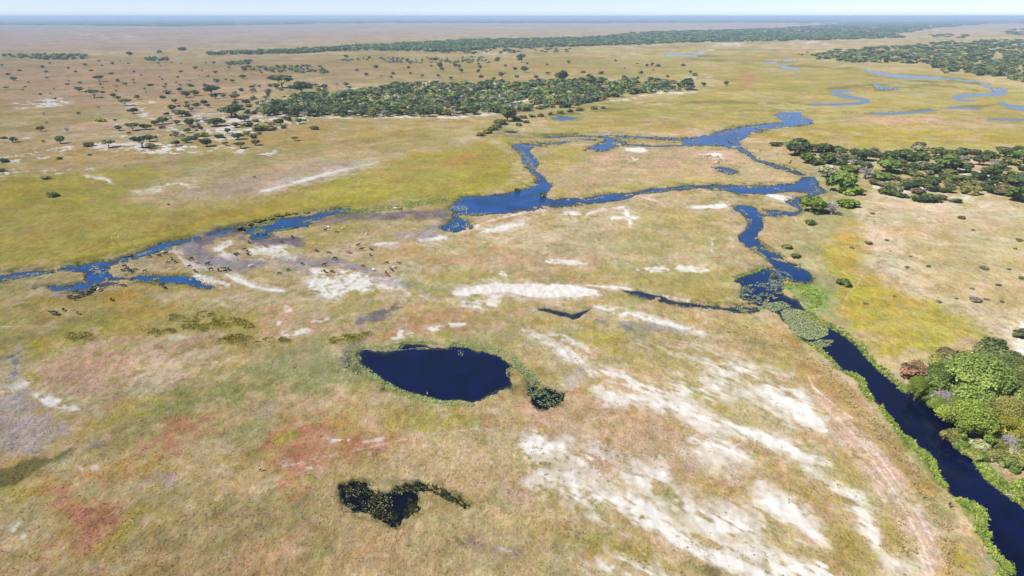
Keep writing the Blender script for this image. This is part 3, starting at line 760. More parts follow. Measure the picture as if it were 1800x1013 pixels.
def water_material():
    m, nt, out = new_mat('river_water')
    co = N(nt, 'ShaderNodeTexCoord').outputs['Object']
    p = N(nt, 'ShaderNodeBsdfPrincipled')
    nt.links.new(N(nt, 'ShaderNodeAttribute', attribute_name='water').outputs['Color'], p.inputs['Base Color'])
    p.inputs['IOR'].default_value = 1.333
    p.inputs['Roughness'].default_value = .07
    w1 = noise_n(nt, co, .9, 3, .6)
    w2 = noise_n(nt, co, .05, 3, .5)          # wind patches
    w3 = noise_n(nt, co, .02, 2, .5)
    mr = N(nt, 'ShaderNodeMapRange'); mr.inputs['From Min'].default_value = .4; mr.inputs['From Max'].default_value = .62
    mr.inputs['To Min'].default_value = .05; mr.inputs['To Max'].default_value = .5
    nt.links.new(math_n(nt, 'MULTIPLY', math_n(nt, 'ADD', w2, w3), .5), mr.inputs['Value'])
    bp = N(nt, 'ShaderNodeBump'); bp.inputs['Distance'].default_value = .2
    nt.links.new(mr.outputs[0], bp.inputs['Strength'])
    nt.links.new(w1, bp.inputs['Height'])
    nt.links.new(bp.outputs[0], p.inputs['Normal'])
    nt.links.new(p.outputs[0], out.inputs['Surface'])
    return m

M_GROUND = ground_material()
M_WATER = water_material()

def grid_mesh(name, verts, faces, mat, attrs=()):
    me = bpy.data.meshes.new(name)
    me.vertices.add(len(verts)); me.vertices.foreach_set('co', np.asarray(verts, np.float32).ravel())
    f = np.asarray(faces, np.int32); k = f.shape[1]
    me.loops.add(f.size); me.loops.foreach_set('vertex_index', f.ravel())
    me.polygons.add(len(f)); me.polygons.foreach_set('loop_start', np.arange(0, f.size, k, dtype=np.int32))
    me.update(calc_edges=True)
    for an, typ, dom, data in attrs:
        a = me.attributes.new(an, typ, dom)
        a.data.foreach_set('color' if typ == 'FLOAT_COLOR' else 'value', np.asarray(data, np.float32).ravel())
    me.materials.append(mat)
    me.validate()
    return me

def link(name, me, parent=None, **props):
    o = bpy.data.objects.new(name, me)
    col.objects.link(o)
    o.parent = parent
    for k, v in props.items():
        o[k] = v
    return o

def thing(o, label, cat, group=None):
    o['label'] = label; o['category'] = cat
    if group: o['group'] = group
    return o

IDX = np.arange(NU * NV).reshape(NV, NU)
QUAD = np.stack([IDX[:-1, :-1], IDX[1:, :-1], IDX[1:, 1:], IDX[:-1, 1:]], -1)
gv = np.stack([GX, GY, ZG], -1).reshape(-1, 3)
rgba = np.concatenate([BASE, np.ones(U.shape + (1,))], -1).reshape(-1, 4)
gm = grid_mesh('ground', gv, QUAD.reshape(-1, 4), M_GROUND, [('soil', 'FLOAT_COLOR', 'POINT', rgba), ('sandy', 'FLOAT', 'POINT', SANDM.ravel())])
gm.polygons.foreach_set('use_smooth', np.ones(len(gm.polygons), bool))
link('ground', gm, kind='structure', label='flat sandy grassland floodplain with bare white sand and reddish patches')

WLAB = {'river': 'dark blue winding river with lily mats', 'side_channel': 'narrow blue channel forking at the left edge', 'backwater': 'small blue backwater among green islets', 'pond': 'large dark navy oval pond ringed by lilies',
        'lily_pool': 'little dark pool beside the pond', 'dark_pool': 'black crescent pool filled with lilies', 'ditch_pool': 'forked dark ditch of water above the pond', 'island_pool': 'tiny blue pool on the river island'}
for nm, s in BODY.items():
    sel = (s > -2.6)
    q = sel[:-1, :-1] | sel[1:, :-1] | sel[1:, 1:] | sel[:-1, 1:]
    f = QUAD[q]
    ids, inv = np.unique(f.ravel(), return_inverse=True)
    vv = gv[ids].copy(); vv[:, 2] = 0.0
    # peaty standing water is almost black; the channels' blue has sky reflection painted in
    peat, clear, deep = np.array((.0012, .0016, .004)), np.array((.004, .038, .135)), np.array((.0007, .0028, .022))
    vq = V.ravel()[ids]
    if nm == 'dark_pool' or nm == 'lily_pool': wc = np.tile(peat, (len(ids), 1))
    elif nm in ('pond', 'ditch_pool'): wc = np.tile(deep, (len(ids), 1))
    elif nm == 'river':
        f_ = (1 - sstep(380, 570, vq))[:, None]; wc = deep * (1 - f_) + clear * f_  # river grades upstream into the blue that stands in for reflected sky
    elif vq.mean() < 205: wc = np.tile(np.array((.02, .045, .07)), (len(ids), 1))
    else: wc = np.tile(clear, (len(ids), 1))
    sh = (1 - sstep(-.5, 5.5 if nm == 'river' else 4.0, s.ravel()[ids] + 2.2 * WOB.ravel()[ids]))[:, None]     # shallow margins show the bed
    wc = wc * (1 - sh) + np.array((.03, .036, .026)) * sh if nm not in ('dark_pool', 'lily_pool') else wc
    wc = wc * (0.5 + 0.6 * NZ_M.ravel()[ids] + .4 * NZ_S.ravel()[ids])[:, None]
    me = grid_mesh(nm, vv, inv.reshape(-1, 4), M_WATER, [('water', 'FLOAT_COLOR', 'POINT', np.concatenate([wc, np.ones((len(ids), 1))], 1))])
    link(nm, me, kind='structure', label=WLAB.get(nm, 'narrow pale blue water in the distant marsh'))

# ------------------------------------------------------------------ haze over the whole plain
def haze():
    x, y0, y1, z0, z1 = 450000, -3000, 60000, -2.0, 135.0
    v = [(sx * x, y, z) for z in (z0, z1) for y in (y0, y1) for sx in (-1, 1)]
    f = [(0, 2, 3, 1), (4, 5, 7, 6), (0, 1, 5, 4), (2, 6, 7, 3), (0, 4, 6, 2), (1, 3, 7, 5)]
    m, nt, out = new_mat('haze_air')
    pv = N(nt, 'ShaderNodeVolumePrincipled')
    pv.inputs['Color'].default_value = (.56, .76, 1, 1)
    pv.inputs['Density'].default_value = HAZE
    pv.inputs['Anisotropy'].default_value = 0.0
    nt.links.new(pv.outputs[0], out.inputs['Volume'])
    me = bpy.data.meshes.new('haze'); me.from_pydata(v, [], f); me.materials.append(m)
    link('haze', me, kind='stuff', label='thin bluish haze over the far plain')
HAZE = 8.0e-5
haze()

# ------------------------------------------------------------------ vegetation builders
def ground_z(u, v):
    i = int(np.clip(np.searchsorted(us, u), 0, NU - 1)); j = int(np.clip(np.searchsorted(vs, v), 0, NV - 1))
    return float(ZG[j, i])

def leaf_material(name, use_attr=False):
    m, nt, out = new_mat(name)
    lk = nt.links
    c = N(nt, 'ShaderNodeAttribute', attribute_name='leaf').outputs['Color'] if use_attr else N(nt, 'ShaderNodeObjectInfo').outputs['Color']
    t = N(nt, 'ShaderNodeAttribute', attribute_name='tint').outputs['Fac']
    hs = N(nt, 'ShaderNodeHueSaturation')
    lk.new(math_n(nt, 'ADD', math_n(nt, 'MULTIPLY', t, -.05), .525), hs.inputs['Hue'])
    lk.new(math_n(nt, 'ADD', math_n(nt, 'MULTIPLY', t, 1.15), .42), hs.inputs['Value'])
    lk.new(c, hs.inputs['Color'])
    d = N(nt, 'ShaderNodeBsdfDiffuse'); tr = N(nt, 'ShaderNodeBsdfTranslucent')
    lk.new(hs.outputs[0], d.inputs['Color']); lk.new(hs.outputs[0], tr.inputs['Color'])
    mx = N(nt, 'ShaderNodeMixShader'); mx.inputs[0].default_value = .3
    lk.new(d.outputs[0], mx.inputs[1]); lk.new(tr.outputs[0], mx.inputs[2])
    lk.new(mx.outputs[0], out.inputs['Surface'])
    return m

def plain_material(name, c, rough=.85, noise=6.0, vary=.35):
    m, nt, out = new_mat(name)
    co = N(nt, 'ShaderNodeTexCoord').outputs['Object']
    n = noise_n(nt, co, noise, 3, .6)
    mx = N(nt, 'ShaderNodeMixRGB')
    mx.inputs[1].default_value = tuple(q * (1 - vary) for q in c) + (1,); mx.inputs[2].default_value = tuple(min(1, q * (1 + vary)) for q in c) + (1,)
    nt.links.new(n, mx.inputs[0])
    p = N(nt, 'ShaderNodeBsdfPrincipled'); p.inputs['Roughness'].default_value = rough
    nt.links.new(mx.outputs[0], p.inputs['Base Color']); nt.links.new(p.outputs[0], out.inputs['Surface'])
    return m

M_LEAF = leaf_material('foliage')
M_MASS = leaf_material('distant_foliage', True)
M_BARK = plain_material('bark', (.10, .075, .055))
M_GREYWOOD = plain_material('dead_wood', (.30, .27, .26))

def rand_dirs(rng, n):
    d = rng.normal(size=(n, 3)); return d / np.linalg.norm(d, axis=1)[:, None]

def cards(pos, nrm, size, rng, slim=1.0, bend=.25):
    """bent leaf-clump faces: four corners each, facing nrm"""
    n = len(pos)
    r = rand_dirs(rng, n)
    t = np.cross(nrm, r); t /= np.linalg.norm(t, axis=1)[:, None] + 1e-9
    b = np.cross(nrm, t)
    s = size[:, None]
    up = nrm * s * bend
    v = np.stack([pos - t * s * slim, pos - b * s * .8 * slim ** .0 * (slim if slim < 1 else 1) + up * rng.uniform(-1, 1, (n, 1)), pos + t * s * slim + up * rng.uniform(-1, 1, (n, 1)), pos + b * s * (1 if slim >= 1 else 1 / slim)], 1)
    return v.reshape(-1, 3), np.arange(4 * n).reshape(n, 4)

def lobes_for(kind, rng, big):
    L = []
    if kind in ('round', 'dome'):
        k = 9 if not big else 26
        for i in range(k):
            a = rng.uniform(0, 6.283); r = math.sqrt(rng.uniform(0, 1)) * (.34 if not big else .42)
            z = (.40 if kind == 'round' else .30) + .42 * max(.0, 1 - (r / .42) ** 2) * rng.uniform(.55, 1)
            q = rng.uniform(.13, .23) if not big else rng.uniform(.05, .17)
            L.append((r * math.cos(a), r * math.sin(a), z, q, q, q * rng.uniform(.75, 1.05)))
        L.append((0, 0, .55, .32, .32, .28))
    elif kind == 'umbrella':
        for i in range(9):
            a = rng.uniform(0, 6.283); r = math.sqrt(rng.uniform(0, 1)) * .38
            q = rng.uniform(.13, .2)
            L.append((r * math.cos(a), r * math.sin(a), .74 + rng.uniform(-.06, .1), q, q, q * .7))
    else:                                   # bush, reaching the ground
        for i in range(8 if not big else 18):
            a = rng.uniform(0, 6.283); r = math.sqrt(rng.uniform(0, 1)) * .34
            q = rng.uniform(.16, .25) if not big else rng.uniform(.07, .2)
            L.append((r * math.cos(a), r * math.sin(a), rng.uniform(.2, .66) * (1 - r), q, q, q * 1.15))
        L.append((0, 0, .35, .32, .32, .32))
    return L

def crown_np(kind, n, leaf, rng, big=False):
    L = np.array(lobes_for(kind, rng, big))
    w = L[:, 3] ** 2; w = w / w.sum()
    li = rng.choice(len(L), n, p=w)
    d = rand_dirs(rng, n)
    d[:, 2] = np.where(rng.random(n) < .62, np.abs(d[:, 2]), d[:, 2])
    rad = 1.08 - .45 * rng.random(n)
    pos = L[li, :3] + d * L[li, 3:] * rad[:, None]
    pos[:, 2] = np.clip(pos[:, 2], .02, 1.02)
    nr = d + rng.normal(size=(n, 3)) * .75; nr /= np.linalg.norm(nr, axis=1)[:, None]
    v, f = cards(pos, nr, leaf * rng.uniform(.55, 1.25, n), rng)
    lt = rng.random(len(L))
    tint = np.clip(.55 * lt[li] + .45 * rng.random(n), 0, 1)
    return v, f, tint

def tube_np(path, radii, k=6):
    path = np.asarray(path, float); V_, F_ = [], []
    for i, p in enumerate(path):
        q = path[min(i + 1, len(path) - 1)] - path[max(i - 1, 0)]
        q = q / (np.linalg.norm(q) + 1e-9)
        a = np.cross(q, (0.31, .95, .05)); a /= np.linalg.norm(a) + 1e-9
        b = np.cross(q, a)
        for j in range(k):
            th = 6.2832 * j / k
            V_.append(p + radii[i] * (math.cos(th) * a + math.sin(th) * b))
    for i in range(len(path) - 1):
        for j in range(k):
            F_.append((i * k + j, i * k + (j + 1) % k, (i + 1) * k + (j + 1) % k, (i + 1) * k + j))
    return np.array(V_), np.array(F_)

def join(parts):
    vs_, fs_, o = [], [], 0
    for v, f in parts:
        vs_.append(v); fs_.append(f + o); o += len(v)
    return np.concatenate(vs_), np.concatenate(fs_)

def trunk_np(kind, rng, limbs=4, r=.035, top=.55):
    parts = [tube_np([(0, 0, -.06), (0.01, 0, .06), (rng.normal() * .02, rng.normal() * .02, .22), (0, 0, top * .8)], [r * 1.5, r * 1.1, r * .9, r * .55])]
    for i in range(limbs):
        a = 6.283 * i / limbs + rng.uniform(-.5, .5); q = rng.uniform(.2, .34)
        parts.append(tube_np([(0, 0, rng.uniform(.14, .3)), (q * .5 * math.cos(a), q * .5 * math.sin(a), top * .75), (q * math.cos(a), q * math.sin(a), top * 1.15)], [r * .6, r * .42, r * .15], 5))
    return join(parts)

def dead_np(rng, n, twig):
    """bare branching crown"""
    parts = []
    for i in range(9):
        a = 6.283 * i / 9 + rng.uniform(-.4, .4); q = rng.uniform(.18, .45); h = rng.uniform(.55, .98)
        parts.append(tube_np([(0, 0, .15), (q * .45 * math.cos(a), q * .45 * math.sin(a), h * .6), (q * math.cos(a), q * math.sin(a), h)], [.028, .018, .006], 4))
    v1, f1 = join(parts)
    L = np.array(lobes_for('round', rng, False)); li = rng.integers(0, len(L), n)
    d = rand_dirs(rng, n); pos = L[li, :3] + d * L[li, 3:] * rng.uniform(.5, 1, (n, 1))
    nr = rand_dirs(rng, n)
    v2, f2 = cards(pos, nr, twig * rng.uniform(.6, 1.4, n), rng, slim=.35, bend=.1)
    return join([(v1, f1), (v2, f2)])

PROTO = {}
def protos():
    rng = np.random.default_rng(11)
    spec = {'A': (17000, .0145, True), 'B': (620, .10, False), 'C': (170, .17, False)}
    for lod, (n, leaf, big) in spec.items():
        for kind in ('round', 'dome', 'umbrella', 'bush'):
            for var in range(3 if lod == 'A' else 5):
                v, f, t = crown_np(kind, n if (lod != 'A' or kind != 'bush') else 3600, leaf if (lod != 'A' or kind != 'bush') else .036, rng, big)
                me = grid_mesh('crown', v, f, M_LEAF, [('tint', 'FLOAT', 'FACE', t)])
                tv, tf = trunk_np(kind, rng, 5 if lod == 'A' else 4, .03 if kind != 'bush' else .022, .6 if kind != 'bush' else .4)
                PROTO[lod, kind, var] = (me, grid_mesh('trunk', tv, tf, M_BARK))
        for var in range(3):
            dv, df = dead_np(rng, {'A': 900, 'B': 260, 'C': 90}[lod], {'A': .03, 'B': .05, 'C': .08}[lod])
            tv, tf = trunk_np('round', rng, 3, .035, .5)
            PROTO[lod, 'dead', var] = (grid_mesh('bare_branches', dv, df, M_GREYWOOD), grid_mesh('trunk', tv, tf, M_GREYWOOD))
protos()
RNG = np.random.default_rng(5)
LEAFC = {'dark': (.084, .116, .05), 'mid': (.116, .150, .052), 'green': (.135, .19, .05), 'bright': (.175, .235, .042), 'olive': (.185, .182, .058), 'yellow': (.28, .27, .045),
         'rust': (.19, .11, .07), 'grey': (.2, .185, .155), 'pale': (.235, .24, .145), 'brown': (.19, .15, .095)}
COLW = {'dark': 'dark green', 'mid': 'green', 'green': 'fresh green', 'bright': 'bright green', 'olive': 'olive green', 'yellow': 'yellow green', 'rust': 'rusty red', 'grey': 'grey', 'pale': 'pale green', 'brown': 'brownish'}
TREES = []

def add_tree(u, v, wpx, ratio=.8, kind='round', lod='B', leafc='mid', label='', cat='tree', group=None, name=None):
    """u, v: foot of the tree; wpx: crown width in photograph pixels; ratio: height / width"""
    x, y, t = at(u, v)
    w = wpx * 1.16 * t / F
    h = w * ratio
    keys = 3 if (lod == 'A' or kind == 'dead') else 5
    crown, trunk = PROTO[lod, kind, int(RNG.integers(keys))]
    e = bpy.data.objects.new(name or {'bush': 'shrub', 'dead': 'dead_tree'}.get(kind, 'tree'), None)
    col.objects.link(e)
    e.empty_display_size = .1
    e.location = (x, y, max(.0, ground_z(u, v)) - .05)
    e.rotation_euler = (0, 0, float(RNG.uniform(0, 6.283)))
    e.scale = (w, w, h)
    jit = float(RNG.uniform(.8, 1.22))
    for nm, me in (('crown' if kind != 'dead' else 'bare_branches', crown), ('trunk', trunk)):
        o = bpy.data.objects.new(nm, me); col.objects.link(o); o.parent = e
        c = LEAFC[leafc]
        if lod == 'A': c = tuple(1.45 * (.8 * q + .2 * p_) for q, p_ in zip(c, (.17, .15, .05)))
        o.color = (c[0] * jit * 1.15, c[1] * jit * 1.15, c[2] * jit * 1.1, 1)
    thing(e, label, cat, group)
    TREES.append((e, u, v, wpx))
    return e

# ------------------------------------------------------------------ the riverside grove, lower right
GROVE = [  # u, foot v, width px, ratio, kind, colour, label
 (1609, 664, 46, .62, 'bush', 'rust', 'rusty red bush at the upper tip of the riverside grove'),
 (1607, 702, 34, 1.15, 'dome', 'bright', 'narrow bright green tree leaning over the river beside the rusty bush'),
 (1652, 688, 62, .72, 'dome', 'green', 'green domed tree between the rusty bush and the big crown'),
 (1706, 704, 118, .62, 'dome', 'green', 'broadest green crown in the middle of the riverside grove'),
 (1640, 706, 34, .8, 'dome', 'green', 'small green tree at the water beside the grey dead tree'),
 (1657, 722, 38, .85, 'dead', 'grey', 'bare grey dead tree overhanging the river in the grove'),
 (1698, 768, 84, .72, 'dome', 'bright', 'rounded fresh green tree standing over the river bend'),
 (1674, 775, 34, .7, 'bush', 'olive', 'low olive shrub hanging over the water under the rounded tree'),
 (1762, 755, 56, .95, 'dome', 'olive', 'olive brown tree behind the rounded fresh green tree'),
 (1734, 770, 58, .5, 'bush', 'yellow', 'yellow green bush at the foot of the olive tree'),
 (1722, 792, 40, .5, 'bush', 'pale', 'pale grey green shrub at the lower end of the grove'),
 (1752, 795, 46, .5, 'bush', 'olive', 'dull olive shrub with brown tips at the grove foot'),
 (1768, 792, 36, .6, 'dead', 'grey', 'bare purplish grey bush among shrubs at the grove foot'),
 (1796, 775, 48, .75, 'dome', 'yellow', 'yellowish tree cut by the right edge of the picture'),
 (1741, 618, 46, .55, 'bush', 'dark', 'dark green shrub above its larger twin behind the grove'),
 (1746, 643, 54, .65, 'bush', 'dark', 'larger dark shrub directly behind the grove'),
 (1686, 642, 46, .55, 'bush', 'olive', 'olive bush on the upper edge of the grove'),
 (1652, 640, 40, .5, 'bush', 'olive', 'olive bush right behind the rusty red bush'),
 (1661, 626, 30, .55, 'bush', 'brown', 'brown withered bush at the top of the grove'),
 (1672, 652, 26, .7, 'dead', 'grey', 'little bare grey shrub behind the broad crown'),
 (1706, 634, 32, .5, 'bush', 'brown', 'dull brown shrub between olive bush and dark shrubs'),
 (1772, 668, 60, .6, 'dome', 'mid', 'darker green tree right of the broad crown'),
 (1790, 700, 50, .8, 'dome', 'mid', 'green tree at the right edge beside the broad crown'),
 (1782, 726, 56, .7, 'dome', 'olive', 'olive crown near the right edge, mid grove'),
 (1738, 728, 40, .7, 'dome', 'brown', 'brown tinted crown between the two green domes'),
 (1812, 740, 60, .8, 'dome', 'mid', 'green crown half outside the right edge'),
 (1830, 690, 70, .8, 'dome', 'mid', 'green crown mostly outside the right edge'),
 (1795, 594, 26, .6, 'bush', 'dark', 'small dark shrub on pale sand at the right edge'),
 (1798, 650, 30, .7, 'bush', 'dark', 'dark shrub on the sand at the right edge behind the grove'),
 (1797, 860, 26, .7, 'bush', 'bright', 'bright bush on the right river bank near the bottom'),
 (1724, 655, 44, .5, 'bush', 'mid', 'low green bush between dark shrub and broad crown'),
 (1760, 690, 60, .62, 'dome', 'green', 'green lobe of canopy right behind the broad crown'),
 (1648, 724, 30, .9, 'dome', 'bright', 'slim bright tree at the water just below the grey dead tree'),
 (1680, 735, 46, .8, 'dome', 'green', 'green crown over the water between dead tree and rounded tree'),
 (1722, 748, 50, .8, 'dome', 'olive', 'olive crown hidden between the rounded tree and the olive brown tree'),
 (1690, 790, 34, .6, 'bush', 'green', 'low green shrub at the water below the rounded fresh green tree'),
 (1708, 800, 34, .5, 'bush', 'olive', 'low olive shrub at the water near the lower end of the grove'),
 (1784, 806, 44, .55, 'bush', 'pale', 'pale shrub at the right edge below the purplish bush'),
 (1740, 806, 34, .45, 'bush', 'pale', 'pale low shrub forming the lowest tip of the grove'),
 (1770, 765, 50, .75, 'dome', 'yellow', 'yellow tinged crown above the purplish grey bush'),
 (1806, 800, 50, .6, 'bush', 'mid', 'green shrub half outside the right edge at the grove foot'),
 (1676, 672, 50, .75, 'dome', 'green', 'green crown on the upper left shoulder of the broad crown'),
 (1734, 682, 56, .75, 'dome', 'green', 'green crown on the upper right shoulder of the broad crown'),
 (1756, 650, 40, .6, 'bush', 'olive', 'olive bush between the larger dark shrub and the canopy'),
 (1780, 640, 36, .6, 'bush', 'mid', 'green bush right of the larger dark shrub'),
 (1758, 812, 40, .5, 'bush', 'olive', 'olive shrub just right of the lowest tip of the grove'),
 (1776, 822, 36, .5, 'bush', 'green', 'fresh green shrub on the bank below the grove'),
 (1800, 822, 46, .55, 'bush', 'olive', 'olive shrub at the right edge just below the grove'),
 (1724, 808, 30, .5, 'bush', 'green', 'small green shrub at the water by the lowest tip of the grove'),
]
for u, v, w, r, k, c, lab in GROVE:
    add_tree(u, v + w * .06, w * 1.14, r * 1.1, k, 'A', c, lab, {'bush': 'shrub', 'dead': 'dead tree'}.get(k, 'tree'), 'trees and shrubs of the riverside grove')

# ------------------------------------------------------------------ the right-hand thicket
TH = [(590,100,115,'round','dark'),(485,54,50,'bush','dark'),(655,146,74,'round','bright'),(735,108,92,'round','dark'),(680,88,62,'round','olive'),(820,102,62,'round','dark'),(700,150,84,'bush','mid'),(765,148,80,'round','mid'),
 (822,152,70,'bush','mid'),(760,222,84,'dome','pale'),(838,290,134,'dome','green'),(865,200,66,'round','green'),(965,132,82,'round','dark'),(960,192,70,'round','dark'),(905,132,62,'bush','mid'),(1070,194,104,'round','green'),(1060,244,72,'round','green'),
 (1095,150,92,'round','dark'),(1160,132,80,'round','mid'),(1240,152,92,'round','mid'),(1330,112,72,'round','mid'),(1200,205,74,'bush','mid'),(1210,286,74,'round','dark'),(1235,244,62,'bush','mid'),(1300,196,72,'round','mid'),(1382,190,124,'round','green'),
 (1402,255,60,'bush','olive'),(1490,192,72,'round','dark'),(1480,114,72,'round','dark'),(1560,154,72,'round','mid'),(1620,226,84,'round','mid'),(1642,136,60,'round','mid'),(1702,114,60,'round','mid'),(1790,146,94,'round','green'),(1755,266,84,'round','dark'),
 (1690,274,62,'bush','mid'),(1782,350,114,'round','green'),(1722,318,74,'bush','mid'),(1505,306,92,'bush','olive'),(1440,354,52,'bush','mid'),(1300,344,94,'bush','mid'),(1240,346,82,'bush','mid'),(1352,334,62,'bush','olive'),(1110,316,72,'bush','mid'),(1062,304,62,'bush','olive'),
 (1160,326,52,'bush','mid'),(1000,206,52,'bush','olive'),(960,224,84,'dead','grey'),(680,402,112,'dome','bright'),(782,414,94,'dead','grey'),(862,374,104,'bush','bright'),(872,304,112,'bush','bright'),(672,468,52,'bush','mid'),(915,360,40,'bush','bright'),
 (545,592,50,'bush','olive'),(592,642,50,'bush','olive'),(850,788,66,'bush','mid'),(520,45,30,'bush','dark'),(640,110,60,'round','mid'),(705,410,60,'bush','green')]
SPECIAL = {(590,100): 'large dark round tree at the river end of the thicket', (655,146): 'bright yellow green tree at the front of the thicket near the river', (838,290): 'big fresh green round tree nearest the river bend',
 (760,222): 'pale flowering-looking bush just above the big fresh green tree', (680,402): 'bright green round tree standing alone on the river bank below the thicket', (782,414): 'grey leafless bush beside the lone bright tree on the bank',
 (960,224): 'grey leafless tree inside the right-hand thicket', (485,54): 'small dark shrub left of the thicket at the water meadow', (520,45): 'smallest dark shrub at the left tip of the thicket', (862,374): 'low bright green bushes right of the grey leafless bush',
 (872,304): 'low bright green bush at the foot of the big fresh green tree', (672,468): 'low green bush on the bank below the lone bright tree', (545,592): 'olive low shrub on the bank by the river narrows, upper of two', (592,642): 'olive low shrub on the bank by the river narrows, lower of two',
 (850,788): 'low green shrub alone in the yellow meadow right of the river bend', (1070,194): 'rounded deep green tree in the middle of the thicket', (1382,190): 'broadest deep green tree towards the right of the thicket', (1782,350): 'wide green tree at the lower right corner of the thicket',
 (1790,146): 'green tree at the upper right corner of the thicket', (735,108): 'dark round tree behind the bright yellow green one', (820,102): 'small dark tree on the skyline of the thicket near the river', (915,360): 'tiny bright bush right of the low bright bushes', (705,410): 'green bush at the foot of the lone bright tree'}
for zx, zy, w, k, c in TH:
    lab = SPECIAL.get((zx, zy)) or '%s %s in the right-hand thicket' % (COLW[c], 'shrub' if k == 'bush' else 'tree')
    add_tree(1200 + zx / 3, 240 + zy / 3, w / 3 * 1.1, {'bush': .45, 'dead': .6, 'dome': .7}.get(k, .62), k, 'B', c, lab, {'bush': 'shrub', 'dead': 'dead tree'}.get(k, 'tree'), 'trees and shrubs of the right-hand thicket')

def inside(p, u, v):
    c = False; n = len(p)
    for i in range(n):
        ax, ay = p[i][:2]; bx, by = p[(i + 1) % n][:2]
        if (ay > v) != (by > v) and u < (bx - ax) * (v - ay) / (by - ay + 1e-12) + ax: c = not c
    return c

def fill(text, n, gap, used=None, seed=1, clump=0.0):
    """spread n points through an outline, keeping them apart in ground distance"""
    p = pts(text); rg = np.random.default_rng(seed); got = list(used or [])
    k0 = len(got); tries = 0
    while len(got) - k0 < n and tries < n * 60:
        tries += 1
        u = rg.uniform(p[:, 0].min(), p[:, 0].max()); v = rg.uniform(p[:, 1].min(), p[:, 1].max())
        if not inside(p, u, v): continue
        if clump:
            x, y, t = at(u, v)
            if vnoise(np.array([x / (t * .06)]), np.array([y / (t * .06)]), seed)[0] < clump: continue
        if any(abs(u - q[0]) < gap and abs(v - q[1]) < gap * .33 for q in got): continue
        got.append((u, v))
    return got[k0:]

used = [(1200 + a[0] / 3, 240 + a[1] / 3) for a in TH]
for u, v in fill('1460,262 1560,262 1700,266 1900,262 1900,362 1800,355 1740,345 1680,340 1600,348 1540,330 1500,310 1440,285', 160, 8.5, used, 3):
    k = RNG.choice(['bush', 'round', 'bush', 'umbrella', 'dead'], p=[.62, .16, .1, .06, .06]); c = RNG.choice(['mid', 'dark', 'olive', 'brown', 'pale'], p=[.4, .24, .2, .08, .08])
    add_tree(u, v, RNG.uniform(14, 28), RNG.uniform(.38, .6), k, 'B', c, '%s %s in the right-hand thicket' % ('grey leafless' if k == 'dead' else COLW[c], 'shrub' if k == 'bush' else 'tree'), {'bush': 'shrub', 'dead': 'dead tree'}.get(k, 'tree'), 'trees and shrubs of the right-hand thicket')

# low shrubs dotted over the straw plain on the right
PL = [(1000,412,30),(1470,437,52),(976,572,46),(1076,554,26),(1527,499,22),(1776,556,44),(1095,611,14),(1035,636,14),(1197,638,20),(1183,696,28),(1295,694,28),(1590,704,56),(1720,709,24),(1660,790,34),(1525,809,28),(1545,875,74),(1600,868,30),(1440,863,24),(1680,878,32),(1780,756,40),(890,596,30),(1010,454,14),(950,493,10),(1300,603,14),(1752,600,26),(1180,705,16),(1030,668,16),(960,890,36),(1115,850,20),(1350,880,30)]
for i, (zx, zy, w) in enumerate(PL):
    big = {(976,572): 'largest grey brown shrub in the upper part of the straw plain', (1545,875): 'largest dark withered shrub in the lower part of the straw plain', (1470,437): 'flat grey shrub high on the straw plain', (1590,704): 'flat brown shrub right on the straw plain', (1295,694): 'small dark green shrub in the middle of the straw plain'}.get((zx, zy))
    size = 'small' if w < 25 else 'middling'
    k = 'bush'
    c = 'dark' if (zx, zy) == (1295, 694) else RNG.choice(['brown', 'olive', 'grey'])
    add_tree(1200 + zx / 3, 240 + zy / 3, w / 3 * .82, .42, k, 'B' if w > 30 else 'C', c, big or '%s %s low shrub on the straw plain' % (size, COLW[c]), 'shrub', 'low shrubs dotted over the straw plain')

# ------------------------------------------------------------------ savanna trees on the left, one by one
SV = [(45,398,26),(75,428,36),(685,297,36),(840,286,32),(963,267,46),(360,366,16),(420,441,22),(418,487,38),(525,433,46),(585,392,22),(500,518,62),(600,516,32),(625,528,26),(612,459,26),(660,452,26),(795,455,28),(745,403,16),(876,452,18),(1005,458,40),(1080,467,32),(1030,373,30),(1135,392,26),(1226,438,26),
 (1280,418,38),(1140,442,34),(660,560,54),(728,526,32),(706,603,50),(922,548,34),(905,586,46),(535,644,46),(606,642,20),(218,695,42),(356,699,36),(321,760,58),(68,754,42),(475,774,56),(575,782,60),(703,692,60),(769,687,56),(628,692,36),(815,663,44),(860,657,60),(931,660,36),(680,712,24),
 (1001,671,62),(1140,669,84),(986,516,52),(1026,508,48),(948,483,30),(880,497,42),(856,520,32),(1115,499,74),(1180,517,32),(1240,528,54),(1137,523,36),(960,616,64),(1020,740,54),(1075,722,50),(1160,730,52),(1256,739,58),(985,756,46),(931,773,42),(790,750,52),(752,780,84),(790,786,52),(1092,775,68),
 (995,702,40),(1346,770,52),(1270,786,52),(1556,747,36),(1200,705,40),(1245,676,44),(1312,672,62),(1290,644,62),(1385,690,92),(1480,666,48),(1580,655,42),(1655,686,44),(1225,620,104),(1082,648,48),(1062,690,30),(1035,574,40),(1080,556,40),(985,567,30),(1095,570,30),(1240,576,40),(880,615,30),(1305,610,36),(1300,555,40),
 (1490,466,108),(1590,492,92),(1455,470,40),(540,492,24),(295,530,20),(520,574,16),(232,612,30),(412,608,22),(247,655,12),(230,755,20),(820,738,24),(1190,770,30),(265,500,14),(150,440,14),(120,480,14),(772,492,10),(35,475,20)]
